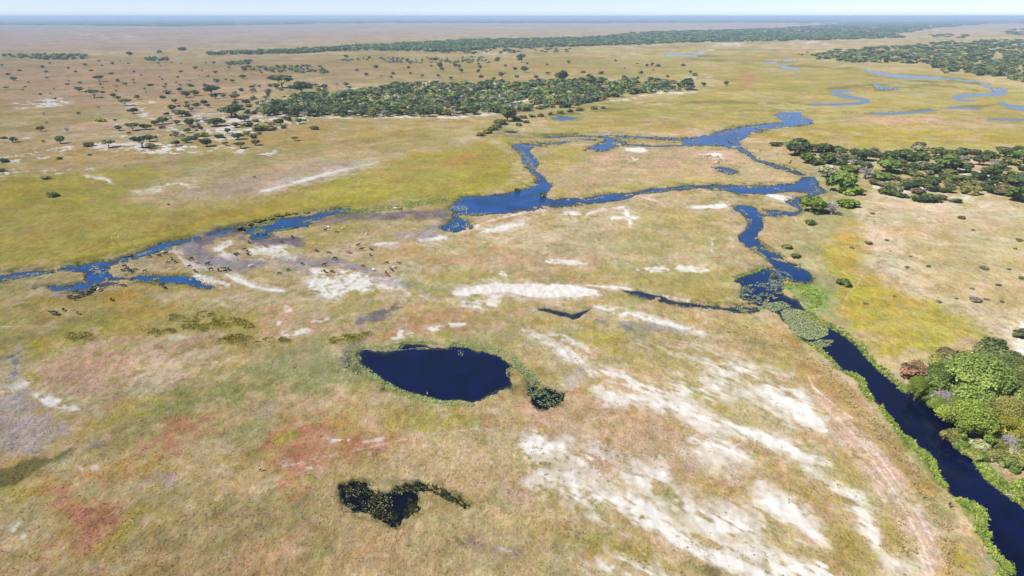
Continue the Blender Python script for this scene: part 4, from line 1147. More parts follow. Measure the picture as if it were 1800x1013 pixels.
for zx, zy, w in SV:
    u, v = zx / 3, zy / 3
    r = RNG.random()
    k = 'round' if r < .6 else ('umbrella' if r < .78 else 'bush')
    c = RNG.choice(['dark', 'mid', 'olive', 'brown'], p=[.4, .38, .15, .07])
    if (zx, zy) in ((535,644), (1075,722), (1346,770)): c = 'yellow' if zx != 1346 else 'olive'
    if (zx, zy) in ((1082,648), (232,612), (356,699), (612,459)): k, c = 'dead', 'grey'
    size = 'big' if w >= 58 else 'middling' if w >= 36 else 'small'
    zone = 'on the far upper left plain' if v < 145 else 'on the sandy savanna at left'
    lab = '%s %s %s %s' % (size, 'grey bare' if k == 'dead' else COLW[c], 'shrub' if k == 'bush' else {'umbrella': 'flat-topped tree'}.get(k, 'tree'), zone)
    lab = {(1140,669): 'biggest dark tree on the white sand left of the woodland', (535,644): 'yellow green tree alone on the savanna at left', (218,695): 'dark tree alone near the left edge of the savanna', (321,760): 'spreading tree with a clear shadow at lower left of the savanna',
           (1001,671): 'round tree just left of the biggest one on white sand', (1490,466): 'broad dark tree at the upper left tip of the woodland', (68,754): 'thin pale tree nearest the left edge of the savanna'}.get((zx, zy), lab)
    add_tree(u, v, w / 3 * .98, RNG.uniform(.5, .68) if k != 'bush' else .45, k, 'B' if w > 50 else 'C', c, lab, {'bush': 'shrub', 'dead': 'dead tree'}.get(k, 'tree'), 'scattered savanna trees and shrubs on the left')
for (zx, zy, w) in [(25,139,42),(10,188,42),(285,321,54),(240,229,42),(315,125,28),(475,102,18),(660,160,10),(1045,330,8),(890,365,14),(20,15,30)]:
    add_tree(zx / 3, 240 + zy / 3, w / 3, .5, 'bush', 'C', RNG.choice(['dark', 'olive']), {(285,321): 'dark low shrub alone in the green marsh at left', (25,139): 'dark bush on pale sand at the left edge, upper of two', (10,188): 'dark bush at the left edge, lower of two'}.get((zx, zy), 'small low shrub in the grass at far left'), 'shrub', 'scattered savanna trees and shrubs on the left')
used = [(a[0] / 3, a[1] / 3) for a in SV]
for u, v in fill('330,262 280,225 300,190 430,150 600,146 640,170 560,208 470,240', 130, 7, used, 8, .25):
    k = RNG.choice(['bush', 'round', 'umbrella', 'dead'], p=[.6, .24, .08, .08]); c = RNG.choice(['mid', 'dark', 'olive', 'brown', 'grey'], p=[.3, .25, .22, .13, .1])
    add_tree(u, v, RNG.uniform(5, 12), RNG.uniform(.42, .65), k, 'C', c, 'small %s %s on white sand by the woodland' % ('grey bare' if k == 'dead' else COLW[c], 'shrub' if k == 'bush' else 'tree'), {'bush': 'shrub', 'dead': 'dead tree'}.get(k, 'tree'), 'scattered savanna trees and shrubs on the left')
for u, v in fill('0,112 330,105 560,120 420,145 240,165 60,170 0,160', 60, 12, used, 9):
    add_tree(u, v, RNG.uniform(2.5, 6.5), RNG.uniform(.5, .8), RNG.choice(['bush', 'round']), 'C', RNG.choice(['mid', 'dark', 'olive', 'brown']), 'tiny bush on the far upper left plain', 'shrub', 'tiny bushes of the far left plain')
for u, v in fill('600,100 820,104 1000,108 1200,110 1230,140 1000,140 860,142 700,140 600,130', 48, 15, None, 10):
    add_tree(u, v, RNG.uniform(3.5, 9), RNG.uniform(.55, .9), RNG.choice(['bush', 'round']), 'C', RNG.choice(['mid', 'dark', 'olive']), 'tiny tree in the open grass behind the woodland', 'tree', 'tiny trees in the grass behind the woodland')
for zx, zy, w in [(1165,438,64),(520,362,30),(950,330,44),(965,385,32),(620,362,20),(1610,356,18),(1640,352,20),(730,366,20),(600,358,22),(842,410,28),(1445,330,14),(915,378,22)]:
    add_tree(600 + zx / 3, zy / 3, w / 3, .9, 'round', 'B' if w > 50 else 'C', 'dark', {(1165,438): 'tall dark tree standing above the back edge of the woodland', (950,330): 'rounded dark tree in the grass behind the woodland', (520,362): 'small rounded dark tree behind the left part of the woodland'}.get((zx, zy), 'small dark tree in the open grass behind the woodland'), 'tree', 'small dark trees behind the woodland')
for zx, zy, w in [(41,390,20),(107,458,26),(230,453,28),(20,476,70),(610,290,10),(628,295,12),(657,282,10)]:
    add_tree(1200 + zx / 3, zy / 3, w / 3, .75, 'round', 'C', 'dark', {(230,453): 'small dark tree alone in the meadow right of the woodland', (107,458): 'small dark tree at the right tip of the woodland', (20,476): 'broad dark tree ending the woodland at right'}.get((zx, zy), 'small dark tree out on the meadow right of the woodland'), 'tree', 'outlying trees right of the woodland')

# ------------------------------------------------------------------ the woodland belt: the front trees singly, the rest as one mass
BELT = '470,205 455,190 520,172 600,168 650,160 700,152 780,147 850,150 920,150 1000,146 1080,142 1150,143 1212,148 1222,158 1150,165 1100,170 1040,180 1000,190 930,196 880,200 820,204 740,206 640,207 560,208'
belt = sorted(fill(BELT, 800, 4.0, None, 12), key=lambda q: -q[1])
MASS = []
for i, (u, v) in enumerate(belt):
    w = RNG.uniform(10, 19); c = RNG.choice(['dark', 'mid', 'green', 'olive', 'pale'], p=[.42, .36, .1, .08, .04])
    k = 'dead' if RNG.random() < .07 else ('round' if RNG.random() < .8 else 'umbrella')
    if i < 80:
        add_tree(u, v, w, RNG.uniform(.5, .68), k, 'C', c, '%s tree in the woodland belt facing the river' % ('grey bare' if k == 'dead' else COLW[c]), 'dead tree' if k == 'dead' else 'tree', 'trees at the front of the woodland belt')
    else:
        MASS.append((u, v, w * 1.1, RNG.uniform(.52, .7), 'grey' if k == 'dead' else c))
HEDGE = [(846,240,14),(856,236,16),(866,230,18),(874,226,16),(882,220,18),(892,214,30),(905,211,16),(918,209,14),(935,207,14),(950,206,12),(968,203,12),(985,200,14),(1002,198,12),(1020,196,14),(1045,193,12),(1060,192,10),(880,218,20),(893,206,22),(912,222,12),(925,217,12),(890,202,14)]
for u, v, w in HEDGE:
    add_tree(u, v, w, .45 if w < 22 else .8, 'bush' if w < 25 else 'round', 'C', RNG.choice(['olive', 'mid']) if w < 25 else 'mid', 'big round dark tree where the hedge meets the woodland' if w == 30 else 'low green bush in the hedge line', 'shrub' if w < 25 else 'tree', 'bushes of the hedge line')
for u, v, w in [(426,401,12),(437,397,16),(450,392,14),(462,389,12),(475,386,12),(490,382,14),(505,379,12),(520,378,10),(540,376,10),(225,451,14)]:
    add_tree(u, v, w, .35, 'bush', 'C', 'olive', 'dark clump of sedge alone on the left channel bank' if u == 225 else 'dark low sedge bush along the backwater bank', 'shrub', 'sedge bushes along the backwater')
for u, v, w in [(908, 338, 9), (952, 348, 10), (1359, 490, 9)]:
    add_tree(u, v, w, .9, 'bush', 'C', 'mid', {908: 'small green clump in the open water by the north bank', 952: 'small green clump where two channels meet', 1359: 'green clump standing in the dark pool of the right channel'}[u], 'reed clump', None, 'reed_clump')

def mass_object(name, rows, label, n=34, leaf=.30):
    rg = np.random.default_rng(len(rows))
    base = [crown_np('round', n, leaf, rg) for _ in range(12)]
    VV, TT, CC = [], [], []
    for (u, v, w, r, c) in rows:
        x, y, t = at(u, v); w = w * t / F
        bv, bf, bt = base[int(rg.integers(12))]
        a = rg.uniform(0, 6.283); ca, sa = math.cos(a), math.sin(a)
        q = np.stack([(bv[:, 0] * ca - bv[:, 1] * sa) * w + x, (bv[:, 0] * sa + bv[:, 1] * ca) * w + y, (bv[:, 2] - .12) * w * r], 1)
        VV.append(q); TT.append(bt)
        cc = np.array(LEAFC[c]) * rg.uniform(1.1, 1.9)
        CC.append(np.tile(np.append(cc, 1), (len(bt), 1)))
    v = np.concatenate(VV); nf = len(v) // 4
    me = grid_mesh(name, v, np.arange(4 * nf).reshape(nf, 4), M_MASS, [('tint', 'FLOAT', 'FACE', np.concatenate(TT)), ('leaf', 'FLOAT_COLOR', 'FACE', np.concatenate(CC))])
    return link(name, me, kind='stuff', label=label, category='woodland')

mass_object('woodland', MASS, 'dense back part of the woodland belt seen over its front trees', 60, .24)

def far_rows(text, n, w0, w1, hm, seed, cols=('dark', 'mid', 'dark'), clump=0.0, gap=0):
    out = []
    p = pts(text); rg = np.random.default_rng(seed)
    while len(out) < n:
        u = rg.uniform(p[:, 0].min(), p[:, 0].max()); v = rg.uniform(p[:, 1].min(), p[:, 1].max())
        if not inside(p, u, v): continue
        if clump:
            x, y, t = at(u, v)
            if vnoise(np.array([x / (t * .05)]), np.array([y / (t * .05)]), seed)[0] < clump: continue
        w = rg.uniform(w0, w1); m = mpp(u, v)
        h = hm * rg.uniform(.75, 1.25) / m
        out.append((u, v, w, min(1.1, h / w), cols[int(rg.integers(len(cols)))]))
    return out

mass_object('far_woodland', far_rows('350,98 420,93 520,90 600,84 700,79 830,71 960,69 1050,66 1130,57 1300,53 1420,47 1500,40 1700,36 1720,44 1640,50 1600,58 1560,58 1590,67 1450,71 1300,74 1180,76 1080,80 960,84 860,87 780,92 680,90 600,90 520,95 440,97', 4200, 7, 14, 11, 21)
            + far_rows('1500,50 1720,36 1900,33.5 2100,34 1900,40 1700,43', 500, 6, 14, 10, 27), 'long bluish woodland belt stretching along the far side of the plain')
mass_object('eastern_woodland', far_rows('1428,98 1470,90 1540,84 1600,82 1660,75 1760,71 2050,70 2050,150 1800,145 1740,135 1660,130 1650,125 1640,118 1560,111 1500,111 1440,105', 1500, 8, 18, 9, 22, ('dark', 'mid', 'dark', 'mid', 'olive')), 'broad dark woodland at the right edge beyond the streams')
mass_object('distant_groves', far_rows('0,98 150,97 150,106 60,106 0,100', 90, 5, 11, 8, 23) + far_rows('255,103 300,103 295,108 258,107', 22, 5, 9, 7, 24) + far_rows('395,112 445,106 440,114 400,116', 26, 5, 9, 6, 25)
            + far_rows('405,120 560,116 580,130 470,128 400,126', 70, 5, 11, 7, 26, ('dark', 'mid', 'olive'), .4) + far_rows('600,103 850,100 860,112 700,112 600,110', 100, 4, 8, 6, 28, ('pale', 'mid', 'dark'), .35) + far_rows('760,90 1000,84 1010,92 780,97', 60, 5, 10, 6, 29)
            + far_rows('1640,60 1700,62 1700,68 1630,66', 40, 5, 10, 8, 30) + far_rows('1755,52 1830,50 1830,64 1770,62', 60, 6, 12, 9, 31) + far_rows('1070,74 1170,74 1160,80 1080,80', 40, 5, 10, 7, 34), 'small bluish groves dotted over the far plain')
mass_object('horizon_woodland', far_rows('-1200,34 0,34 600,34 1300,34 1500,36 1420,39 1000,41 700,40.5 450,44 300,47 150,45 -100,44 -1200,44', 3200, 14, 36, 15, 32) + far_rows('-1200,33.2 3000,33.2 3000,35 -1200,35.5', 1500, 20, 50, 15, 35) + far_rows('1250,36 1800,34 3000,34 3000,37 1800,40 1450,42 1300,40', 700, 12, 26, 12, 36), 'hazy blue forest along the horizon', 18, .4)

# ------------------------------------------------------------------ what grows in and along the water, and the rough grass
def sample(arr, u, v):
    i = np.clip(np.searchsorted(us, u), 0, NU - 1); j = np.clip(np.searchsorted(vs, v), 0, NV - 1)
    return arr[j, i]

def pads_object(name, regions, label, seed, colr, rpx=(.5, 1.1), rmin=.16, on_water=True):
    """floating lily pads: small flat six-sided leaves, strewn through outlines"""
    rg = np.random.default_rng(seed)
    PU, PV = [], []
    for text, n, clump in regions:
        p = pts(text); k = 0
        if p.shape[1] == 3:                       # a band along a line
            seg = np.hypot(np.diff(p[:, 0]), np.diff(p[:, 1])); cum = np.r_[0, np.cumsum(seg)]
            s = rg.uniform(0, cum[-1], n * 2)
            c = np.stack([np.interp(s, cum, p[:, q]) for q in range(3)], 1)
            a = rg.uniform(0, 6.283, n * 2); rr = np.sqrt(rg.random(n * 2)) * c[:, 2]
            u = c[:, 0] + rr * np.cos(a); v = c[:, 1] + rr * np.sin(a) * .7
        else:
            u = rg.uniform(p[:, 0].min(), p[:, 0].max(), n * 6); v = rg.uniform(p[:, 1].min(), p[:, 1].max(), n * 6)
            ok = np.array([inside(p, a, b) for a, b in zip(u, v)]); u = u[ok]; v = v[ok]
        nz = sample(NZ_F, u, v) * .6 + sample(NZ_S, u, v) * .4
        ok = nz > clump
        if on_water: ok &= sample(WM, u, v) > -.3
        u = u[ok][:n]; v = v[ok][:n]
        PU.append(u); PV.append(v)
    u = np.concatenate(PU); v = np.concatenate(PV); n = len(u)
    x, y, t = ground_np(u, v)
    r = np.maximum(rmin, rg.uniform(rpx[0], rpx[1], n) * t / F)
    z = np.maximum(sample(ZG, u, v), 0.0) + rg.uniform(.02, .06, n) + (0 if on_water else .12)
    k = 6
    th = np.arange(k) * 6.2832 / k
    a0 = rg.uniform(0, 6.28, n)
    tx, ty = rg.normal(size=n) * .12, rg.normal(size=n) * .12
    cx = np.cos(th[None] + a0[:, None]); cy = np.sin(th[None] + a0[:, None])
    V_ = np.stack([x[:, None] + cx * r[:, None], y[:, None] + cy * r[:, None], z[:, None] + (cx * tx[:, None] + cy * ty[:, None]) * r[:, None]], -1).reshape(-1, 3)
    ci = rg.integers(0, len(colr), n)
    cc = np.array(colr)[ci]; cc = np.concatenate([cc, np.ones((n, 1))], 1)
    me = grid_mesh(name, V_, np.arange(k * n).reshape(n, k), M_MASS, [('tint', 'FLOAT', 'FACE', rg.random(n)), ('leaf', 'FLOAT_COLOR', 'FACE', cc)])
    return link(name, me, kind='stuff', label=label, category='water lilies')

def tuft_object(name, u, v, h, w, colr, label, seed, cat='grass', blades=3, lift=0.0, lean=.35):
    """clumps of upright grass blades, one joined growth"""
    rg = np.random.default_rng(seed); n = len(u)
    x, y, t = ground_np(u, v)
    z = np.maximum(sample(ZG, u, v), -.02) - .05 + lift
    VV = []
    for b in range(blades):
        a = rg.uniform(0, 6.283, n); dx, dy = np.cos(a) * w * .5, np.sin(a) * w * .5
        ox, oy = rg.normal(size=n) * w * .35, rg.normal(size=n) * w * .35
        hx, hy = rg.normal(size=n) * h * lean, rg.normal(size=n) * h * lean
        p0 = np.stack([x + ox - dx, y + oy - dy, z], 1); p1 = np.stack([x + ox + dx, y + oy + dy, z], 1)
        p2 = np.stack([x + ox + hx, y + oy + hy, z + h * rg.uniform(.7, 1.2, n)], 1)
        VV.append(np.stack([p0, p1, p2], 1))
    V_ = np.concatenate(VV, 0).reshape(-1, 3); nf = len(V_) // 3
    cc = np.tile(np.concatenate([colr, np.ones((n, 1))], 1), (blades, 1))
    me = grid_mesh(name, V_, np.arange(3 * nf).reshape(nf, 3), M_MASS, [('tint', 'FLOAT', 'FACE', np.tile(rg.random(n), blades) * .6 + .2 + .2 * rg.random(nf)), ('leaf', 'FLOAT_COLOR', 'FACE', cc)])
    return link(name, me, kind='stuff', label=label, category=cat)

GREENPAD = [(.22, .28, .09), (.28, .33, .13), (.18, .24, .08), (.34, .36, .19)]
PALEPAD = [(.30, .33, .18), (.22, .28, .10), (.36, .36, .24)]
pads_object('pond_lilies', [
  ('625,625,9 628,640,11 645,655,9 668,670,8 690,684,9 720,697,8 750,705,8 790,711,6 830,714,5', 2000, .35), ('640,613,5 700,612,7 712,602,4 760,605,5 820,608,6 850,614,8 880,622,9 900,634,9 915,646,9 930,662,10 945,680,9', 2400, .38),
  ('890,650 905,645 900,668 888,660', 120, .2), ('730,612 750,610 752,616 735,616', 40, .2), ('803,617 815,617 815,625 806,626', 24, .2), ('700,616,2 740,613,2 800,614,2', 60, .3)], 'ring of green lily pads along the rim of the large pond', 51, GREENPAD, (.5, 1.2), on_water=False)
pads_object('crescent_pool_lilies', [('604,860 630,852 672,864 672,885 690,900 690,918 655,910 622,902 608,885', 340, .3), ('690,862 715,856 752,856 780,868 800,880 775,876 745,866 700,870', 200, .4), ('655,870 690,864 690,890 668,895', 90, .3)],
  'yellowish lily pads speckling the black crescent pool', 52, [(.26, .25, .10), (.05, .07, .02), (.30, .29, .16), (.06, .08, .03), (.03, .045, .015)], (.2, .45))
pads_object('side_pool_lilies', [('925,655 948,682 978,684 990,696 986,712 955,716 932,700 920,670', 700, .3), ('905,640,8 925,660,9 940,678,8', 500, .2)], 'dark green lily leaves crowding the little pool right of the pond', 53, [(.08, .13, .07), (.15, .19, .1), (.24, .27, .15)], (.6, 1.3), on_water=False)
pads_object('river_lilies', [
  ('1372,548 1386,541 1410,545 1440,562 1456,579 1455,589 1436,597 1420,597 1396,588 1379,566', 5200, 0), ('1420,603 1442,597 1466,598 1460,608 1435,613', 420, .15), ('1330,544 1345,533 1375,530 1392,538 1362,548', 900, .12),
  ('1302,505 1330,496 1366,500 1376,520 1342,536 1306,527', 800, .40), ('1358,472 1385,480 1402,495 1376,508 1350,498', 420, .35), ('1305,434,4 1325,442,5 1345,452,3', 260, .3), ('1288,541 1310,536 1330,545 1305,549', 200, .3), ('1385,500 1420,500 1410,510 1385,508', 160, .3)],
  'pale green lily mats covering the river above its dark straight reach', 54, GREENPAD + PALEPAD, (.55, 1.2))
pads_object('channel_lilies', [
  ('1300,370,6 1318,385,7 1312,400,6', 200, .5), ('1330,380,5 1365,373,4', 90, .45), ('915,268,6 925,280,8 932,290,7 940,300,5', 420, .35), ('905,257,4 935,257,4 960,254,2', 90, .35), ('785,366,6 800,366,8 820,366,5', 260, .2), ('800,377,6 840,378,6 870,376,4', 200, .4),
  ('788,397 806,391 808,399 790,402', 60, .1), ('810,398 822,391 830,398 820,404', 90, .1), ('1025,352,3 1060,347,3', 120, .4), ('1120,342,2 1200,330,2 1260,334,2 1330,327,2 1400,338,3', 300, .5), ('1410,345,3 1440,335,4 1425,320,5', 160, .5), ('1375,204,5 1395,208,7 1415,210,4', 180, .35),
  ('10,492,4 45,484,4 105,479,6 130,478,5', 220, .4), ('165,470,7 175,482,10 190,470,8', 220, .45), ('205,462,4 235,452,4 265,441,4', 160, .4), ('1258,297 1290,301 1284,306', 60, .3), ('1550,131,3 1600,136,3 1640,137,2', 160, .5), ('1470,166,3 1510,173,3', 120, .5), ('1745,160,4 1700,168,3', 120, .5)],
  'scattered pale lily patches in the blue channels of the middle distance', 55, PALEPAD, (.5, 1.1))
pads_object('islet_greens', [('446,398 458,390 480,388 492,386 480,395 458,399', 420, 0), ('440,405 455,400 468,404 466,409 447,412', 240, 0), ('470,411 485,404 520,400 518,404 480,411', 260, 0), ('525,392 545,386 556,383 545,392', 120, .2), ('540,377,3 580,372,3 610,369,2', 160, .3)],
  'green floating islets in the small backwater', 56, [(.12, .18, .04), (.16, .2, .05), (.2, .21, .07)], (.7, 1.5))

# bright marsh grass on the near river banks
def band(text, n, rg):
    p = pts(text)
    seg = np.hypot(np.diff(p[:, 0]), np.diff(p[:, 1])); cum = np.r_[0, np.cumsum(seg)]
    s = rg.uniform(0, cum[-1], n); c = np.stack([np.interp(s, cum, p[:, q]) for q in range(3)], 1)
    a = rg.uniform(0, 6.283, n); rr = np.sqrt(rg.random(n)) * c[:, 2]
    return c[:, 0] + rr * np.cos(a), c[:, 1] + rr * np.sin(a)
rg = np.random.default_rng(60)
bu, bv = [], []
for text, n in [('1486,657,2 1500,661,6 1514,672,7 1520,688,5 1532,704,3', 900), ('1548,718,3 1568,744,4 1582,766,4', 420), ('1584,768,4 1596,774,7 1604,786,4', 500), ('1606,788,4 1625,800,8 1638,815,7 1640,828,5 1650,845,4 1660,857,4', 1300),
                ('1684,880,4 1706,892,9 1724,902,8 1724,915,9 1722,935,9 1736,942,4', 1700), ('1730,950,3 1745,972,5 1756,985,6 1770,998,8 1776,1004,4', 900), ('1760,1010,6 1772,1030,8', 300),
                ('1708,792,4 1722,816,6 1742,842,8 1768,862,8 1800,882,9 1840,915,10', 1800), ('1412,548,5 1430,562,4 1452,571,4 1480,584,4 1508,606,4 1524,626,4 1545,647,4 1572,670,4 1592,690,4', 700), ('1420,604,3 1440,617,3 1458,632,3 1474,648,3', 350),
                ('1380,505,6 1410,506,8 1440,525,12 1430,545,10', 300), ('1288,490,2 1312,482,3 1345,471,2', 300), ('600,372,2 640,372,5 700,366,6 760,355,6 800,350,4', 700), ('900,257,3 893,250,3', 60)]:
    a, b = band(text, n, rg); bu.append(a); bv.append(b)
bu = np.concatenate(bu); bv = np.concatenate(bv)
bc = np.array([(.2, .32, .045), (.24, .34, .06), (.16, .26, .05), (.33, .34, .11), (.28, .31, .085)])[rg.integers(0, 5, len(bu))]
tuft_object('bank_grass', bu, bv, rg.uniform(.2, .6, len(bu)), rg.uniform(.5, 1.1, len(bu)), bc, 'bright green marsh grass fringing the river banks', 61, blades=4, lean=.6)

# dry grass tussocks over the nearer half of the plain
n = 90000
gu = rg.uniform(-60, 1860, n); gvv = 1060 - (1060 - 400) * rg.random(n) ** .8
ok = (sample(WM, gu, gvv) < -2.2) & (sample(SANDM, gu, gvv) < .35) & (rg.random(n) < .45 + .6 * sample(NZ_S, gu, gvv))
gu, gvv = gu[ok], gvv[ok]
gc = sample(BASE, gu, gvv) * rg.uniform(.95, 1.6, (len(gu), 1)) * np.array([1.02, .99, .92])
tuft_object('dry_grass', gu, gvv, rg.uniform(.1, .26, len(gu)) * (1 + .5 * sample(NZ_M, gu, gvv)), rg.uniform(.2, .45, len(gu)), gc, 'dry tussocky grass covering the near plain', 62, blades=2, lean=.5)
lu, lv = band('608,626,12 616,642,13 634,656,9', 260, rg)
tuft_object('pond_sedge', lu, lv, rg.uniform(.2, .5, 260), rg.uniform(.4, .9, 260), np.array([(.26, .26, .16), (.22, .23, .12), (.32, .31, .2)])[rg.integers(0, 3, 260)], 'grey green sedge at the left tip of the large pond', 68, cat='sedge', blades=3, lean=.6)
# lone tussocks dotted over the bare sand
n = 5000
pu = rg.uniform(880, 1700, n); pv = rg.uniform(590, 1030, n)
sm = sample(SANDM, pu, pv)
ok = (sm > .25) & (sample(WM, pu, pv) < -3) & (rg.random(n) < (1.15 - sm) * sstep(.35, .8, sample(NZ_M, pu, pv)) * .75)
pu, pv = pu[ok], pv[ok]
pc = np.array([(.3, .27, .15), (.26, .23, .14), (.36, .32, .18), (.2, .18, .12)])[rg.integers(0, 4, len(pu))]
tuft_object('sand_tussocks', pu, pv, rg.uniform(.12, .35, len(pu)), rg.uniform(.3, .7, len(pu)), pc, 'small lone tussocks dotted over the bare sand', 67, blades=4, lean=.6)
# brown tussocks along the bank track and sedge on the mounds
tu, tv = [], []
for text, n in [('1400,625,12 1450,655,16 1500,705,16 1550,765,14 1590,810,12 1640,890,14 1665,950,14 1680,1010,16', 2200), ('1270,575,14 1330,590,18 1390,630,20', 700), ('1580,900,14 1600,980,18 1570,960,14', 300), ('970,478,20 1000,490,20 1050,482,14', 160)]:
    a, b = band(text, n, rg); tu.append(a); tv.append(b)
tu = np.concatenate(tu); tv = np.concatenate(tv)
ok = (sample(WM, tu, tv) < -3) & (sample(NZ_F, tu, tv) > .5)
tu, tv = tu[ok], tv[ok]
tc = np.array([(.33, .26, .14), (.36, .30, .15), (.28, .22, .12), (.34, .31, .15)])[rg.integers(0, 4, len(tu))]
tuft_object('brown_tussocks', tu, tv, rg.uniform(.15, .38, len(tu)), rg.uniform(.3, .8, len(tu)), tc, 'brown grass tussocks between the track and the river', 63, blades=4, lean=.6)
su, sv = [], []
for u, v, r in pts(MOUNDS):
    k = int(r * 6); a = rg.uniform(0, 6.283, k); q = np.sqrt(rg.random(k)) * r
    su.append(u + q * np.cos(a)); sv.append(v + q * np.sin(a) / 2.6)
su = np.concatenate(su); sv = np.concatenate(sv)
ok = sample(NZ_F, su, sv) > .3
su, sv = su[ok], sv[ok]
tc = np.array([(.28, .26, .07), (.24, .23, .06), (.33, .29, .08), (.2, .19, .05)])[rg.integers(0, 4, len(su))]
tuft_object('sedge_mounds', su, sv, rg.uniform(.2, .45, len(su)), rg.uniform(.5, 1.1, len(su)), tc, 'olive sedge mounds above the pale patch in the left foreground', 64, cat='sedge', blades=4, lean=.5)

du, dv = [], []
for text, n in [('612,862,12 640,866,14 670,875,12 650,895,14 680,905,14 700,915,8', 900), ('690,862,8 730,860,9 770,864,8 800,880,8 820,890,5', 700), ('720,885,8 735,893,8 715,905,8', 260), ('940,676,4 950,690,12 970,700,14 985,702,8', 500)]:
    a, b = band(text, n, rg); du.append(a); dv.append(b)
du = np.concatenate(du); dv = np.concatenate(dv)
ok = (sample(WM, du, dv) > -7) & (sample(NZ_F, du, dv) > .35)
du, dv = du[ok], dv[ok]
dc = np.array([(.035, .04, .018), (.05, .06, .02), (.025, .025, .018), (.08, .085, .03)])[rg.integers(0, 4, len(du))]
tuft_object('pool_weed', du, dv, rg.uniform(.12, .4, len(du)), rg.uniform(.3, .8, len(du)), dc, 'dark waterweed standing in the crescent pool and the little side pool', 66, cat='waterweed', blades=3, lean=.8)

# sedge and reeds standing along every shore, thick in some places and missing in others
jj, ii = np.where((WM > -2.6) & (WM < 1.2) & (U > -60) & (U < 1860) & (V > 215) & (V < 1060))
pick = rg.random(len(jj)) < .42
ru = us[ii[pick]] + rg.uniform(-1.1, 1.1, pick.sum()); rv = vs[jj[pick]] + rg.uniform(-.8, .8, pick.sum())
ok = sample(NZ_S, ru, rv) * .6 + sample(NZ_M, ru, rv) * .5 > .52
ru, rv = ru[ok], rv[ok]
rc = np.array([(.2, .21, .07), (.15, .17, .05), (.27, .25, .1), (.12, .145, .045)])[rg.integers(0, 4, len(ru))]
rm = ground_np(ru, rv)[2] / F
tuft_object('shore_sedge', ru, rv, np.clip(rm * rg.uniform(1.2, 3, len(ru)), .3, 1.3), np.clip(rm * rg.uniform(1.5, 3.5, len(ru)), .4, 2.5), rc, 'sedge and reeds standing along the water edges', 65, cat='sedge', blades=3, lean=.5)

# ------------------------------------------------------------------ cattle
def skin_mesh(name, nodes, links, mats=(), sub=1):
    """nodes: (x,y,z,r...) ; grow one continuous body over a skeleton"""
    me = bpy.data.meshes.new('skeleton')
    me.from_pydata([n[:3] for n in nodes], links, [])
    o = bpy.data.objects.new('skeleton', me); col.objects.link(o)
    md = o.modifiers.new('skin', 'SKIN'); md.use_smooth_shade = True
    for i, n in enumerate(nodes):
        me.skin_vertices[0].data[i].radius = (n[3], n[4] if len(n) > 4 else n[3])
    me.skin_vertices[0].data[0].use_root = True
    sb = o.modifiers.new('sub', 'SUBSURF'); sb.levels = sub; sb.render_levels = sub
    dg = bpy.context.evaluated_depsgraph_get()
    out = bpy.data.meshes.new_from_object(o.evaluated_get(dg))
    out.name = name
    bpy.data.objects.remove(o); bpy.data.meshes.remove(me)
    out.materials.clear()
    for m in mats: out.materials.append(m)
    return out

def cow_mesh(graze):
    nd = [(-.05, 0, 1.02, .40, .36), (-.6, 0, 1.05, .36, .31), (-.98, 0, 1.02, .24, .2), (.5, 0, 1.05, .37, .30)]
    ln = [(0, 1), (1, 2), (0, 3)]
    if graze:
        nd += [(.92, 0, .92, .2, .16), (1.2, 0, .55, .15, .12), (1.34, 0, .34, .13, .11), (1.44, 0, .12, .08, .08)]
        hz, hx = .46, 1.24
    else:
        nd += [(.92, 0, 1.18, .22, .17), (1.18, 0, 1.36, .16, .13), (1.38, 0, 1.30, .13, .11), (1.62, 0, 1.16, .08, .08)]
        hz, hx = 1.42, 1.24
    ln += [(3, 4), (4, 5), (5, 6), (6, 7)]
    def chain(a, q):
        for p in q:
            nd.append(p); ln.append((a, len(nd) - 1)); a = len(nd) - 1
    for s in (-1, 1):
        chain(1, [(-.72, .2 * s, .82, .18), (-.58, .22 * s, .62, .12), (-.82, .22 * s, .42, .075), (-.8, .22 * s, .12, .055), (-.74, .22 * s, .03, .06)])
        chain(3, [(.52, .19 * s, .78, .15), (.56, .2 * s, .44, .085), (.53, .2 * s, .12, .055), (.58, .2 * s, .03, .06)])
        chain(5, [(hx, .15 * s, hz + .1, .035), (hx + .02, .32 * s, hz + .2, .03), (hx + .06, .36 * s, hz + .4, .012)])
    chain(2, [(-1.14, 0, .98, .045), (-1.2, 0, .7, .03), (-1.18, 0, .42, .045)])
    return skin_mesh('cow_body', nd, ln, [None], 1)

COW = [cow_mesh(False), cow_mesh(True)]
HIDE = {'black': plain_material('black_hide', (.014, .012, .011), .6, 2), 'brown': plain_material('brown_hide', (.09, .05, .028), .7, 2), 'red': plain_material('red_hide', (.22, .07, .035), .7, 2), 'white': plain_material('white_hide', (.55, .5, .43), .7, 2), 'grey': plain_material('grey_hide', (.16, .15, .14), .7, 2), 'tan': plain_material('tan_hide', (.30, .22, .14), .7, 2)}
def pied():
    m, nt, out = new_mat('pied_hide')
    co = N(nt, 'ShaderNodeTexCoord').outputs['Object']
    n = noise_n(nt, co, 1.6, 1, .4)
    r = N(nt, 'ShaderNodeValToRGB'); r.color_ramp.interpolation = 'CONSTANT'
    r.color_ramp.elements[0].color = (.015, .013, .012, 1); r.color_ramp.elements[1].position = .5; r.color_ramp.elements[1].color = (.5, .46, .4, 1)
    nt.links.new(n, r.inputs[0])
    p = N(nt, 'ShaderNodeBsdfPrincipled'); nt.links.new(r.outputs[0], p.inputs['Base Color']); nt.links.new(p.outputs[0], out.inputs['Surface'])
    return m
HIDE['pied'] = pied()

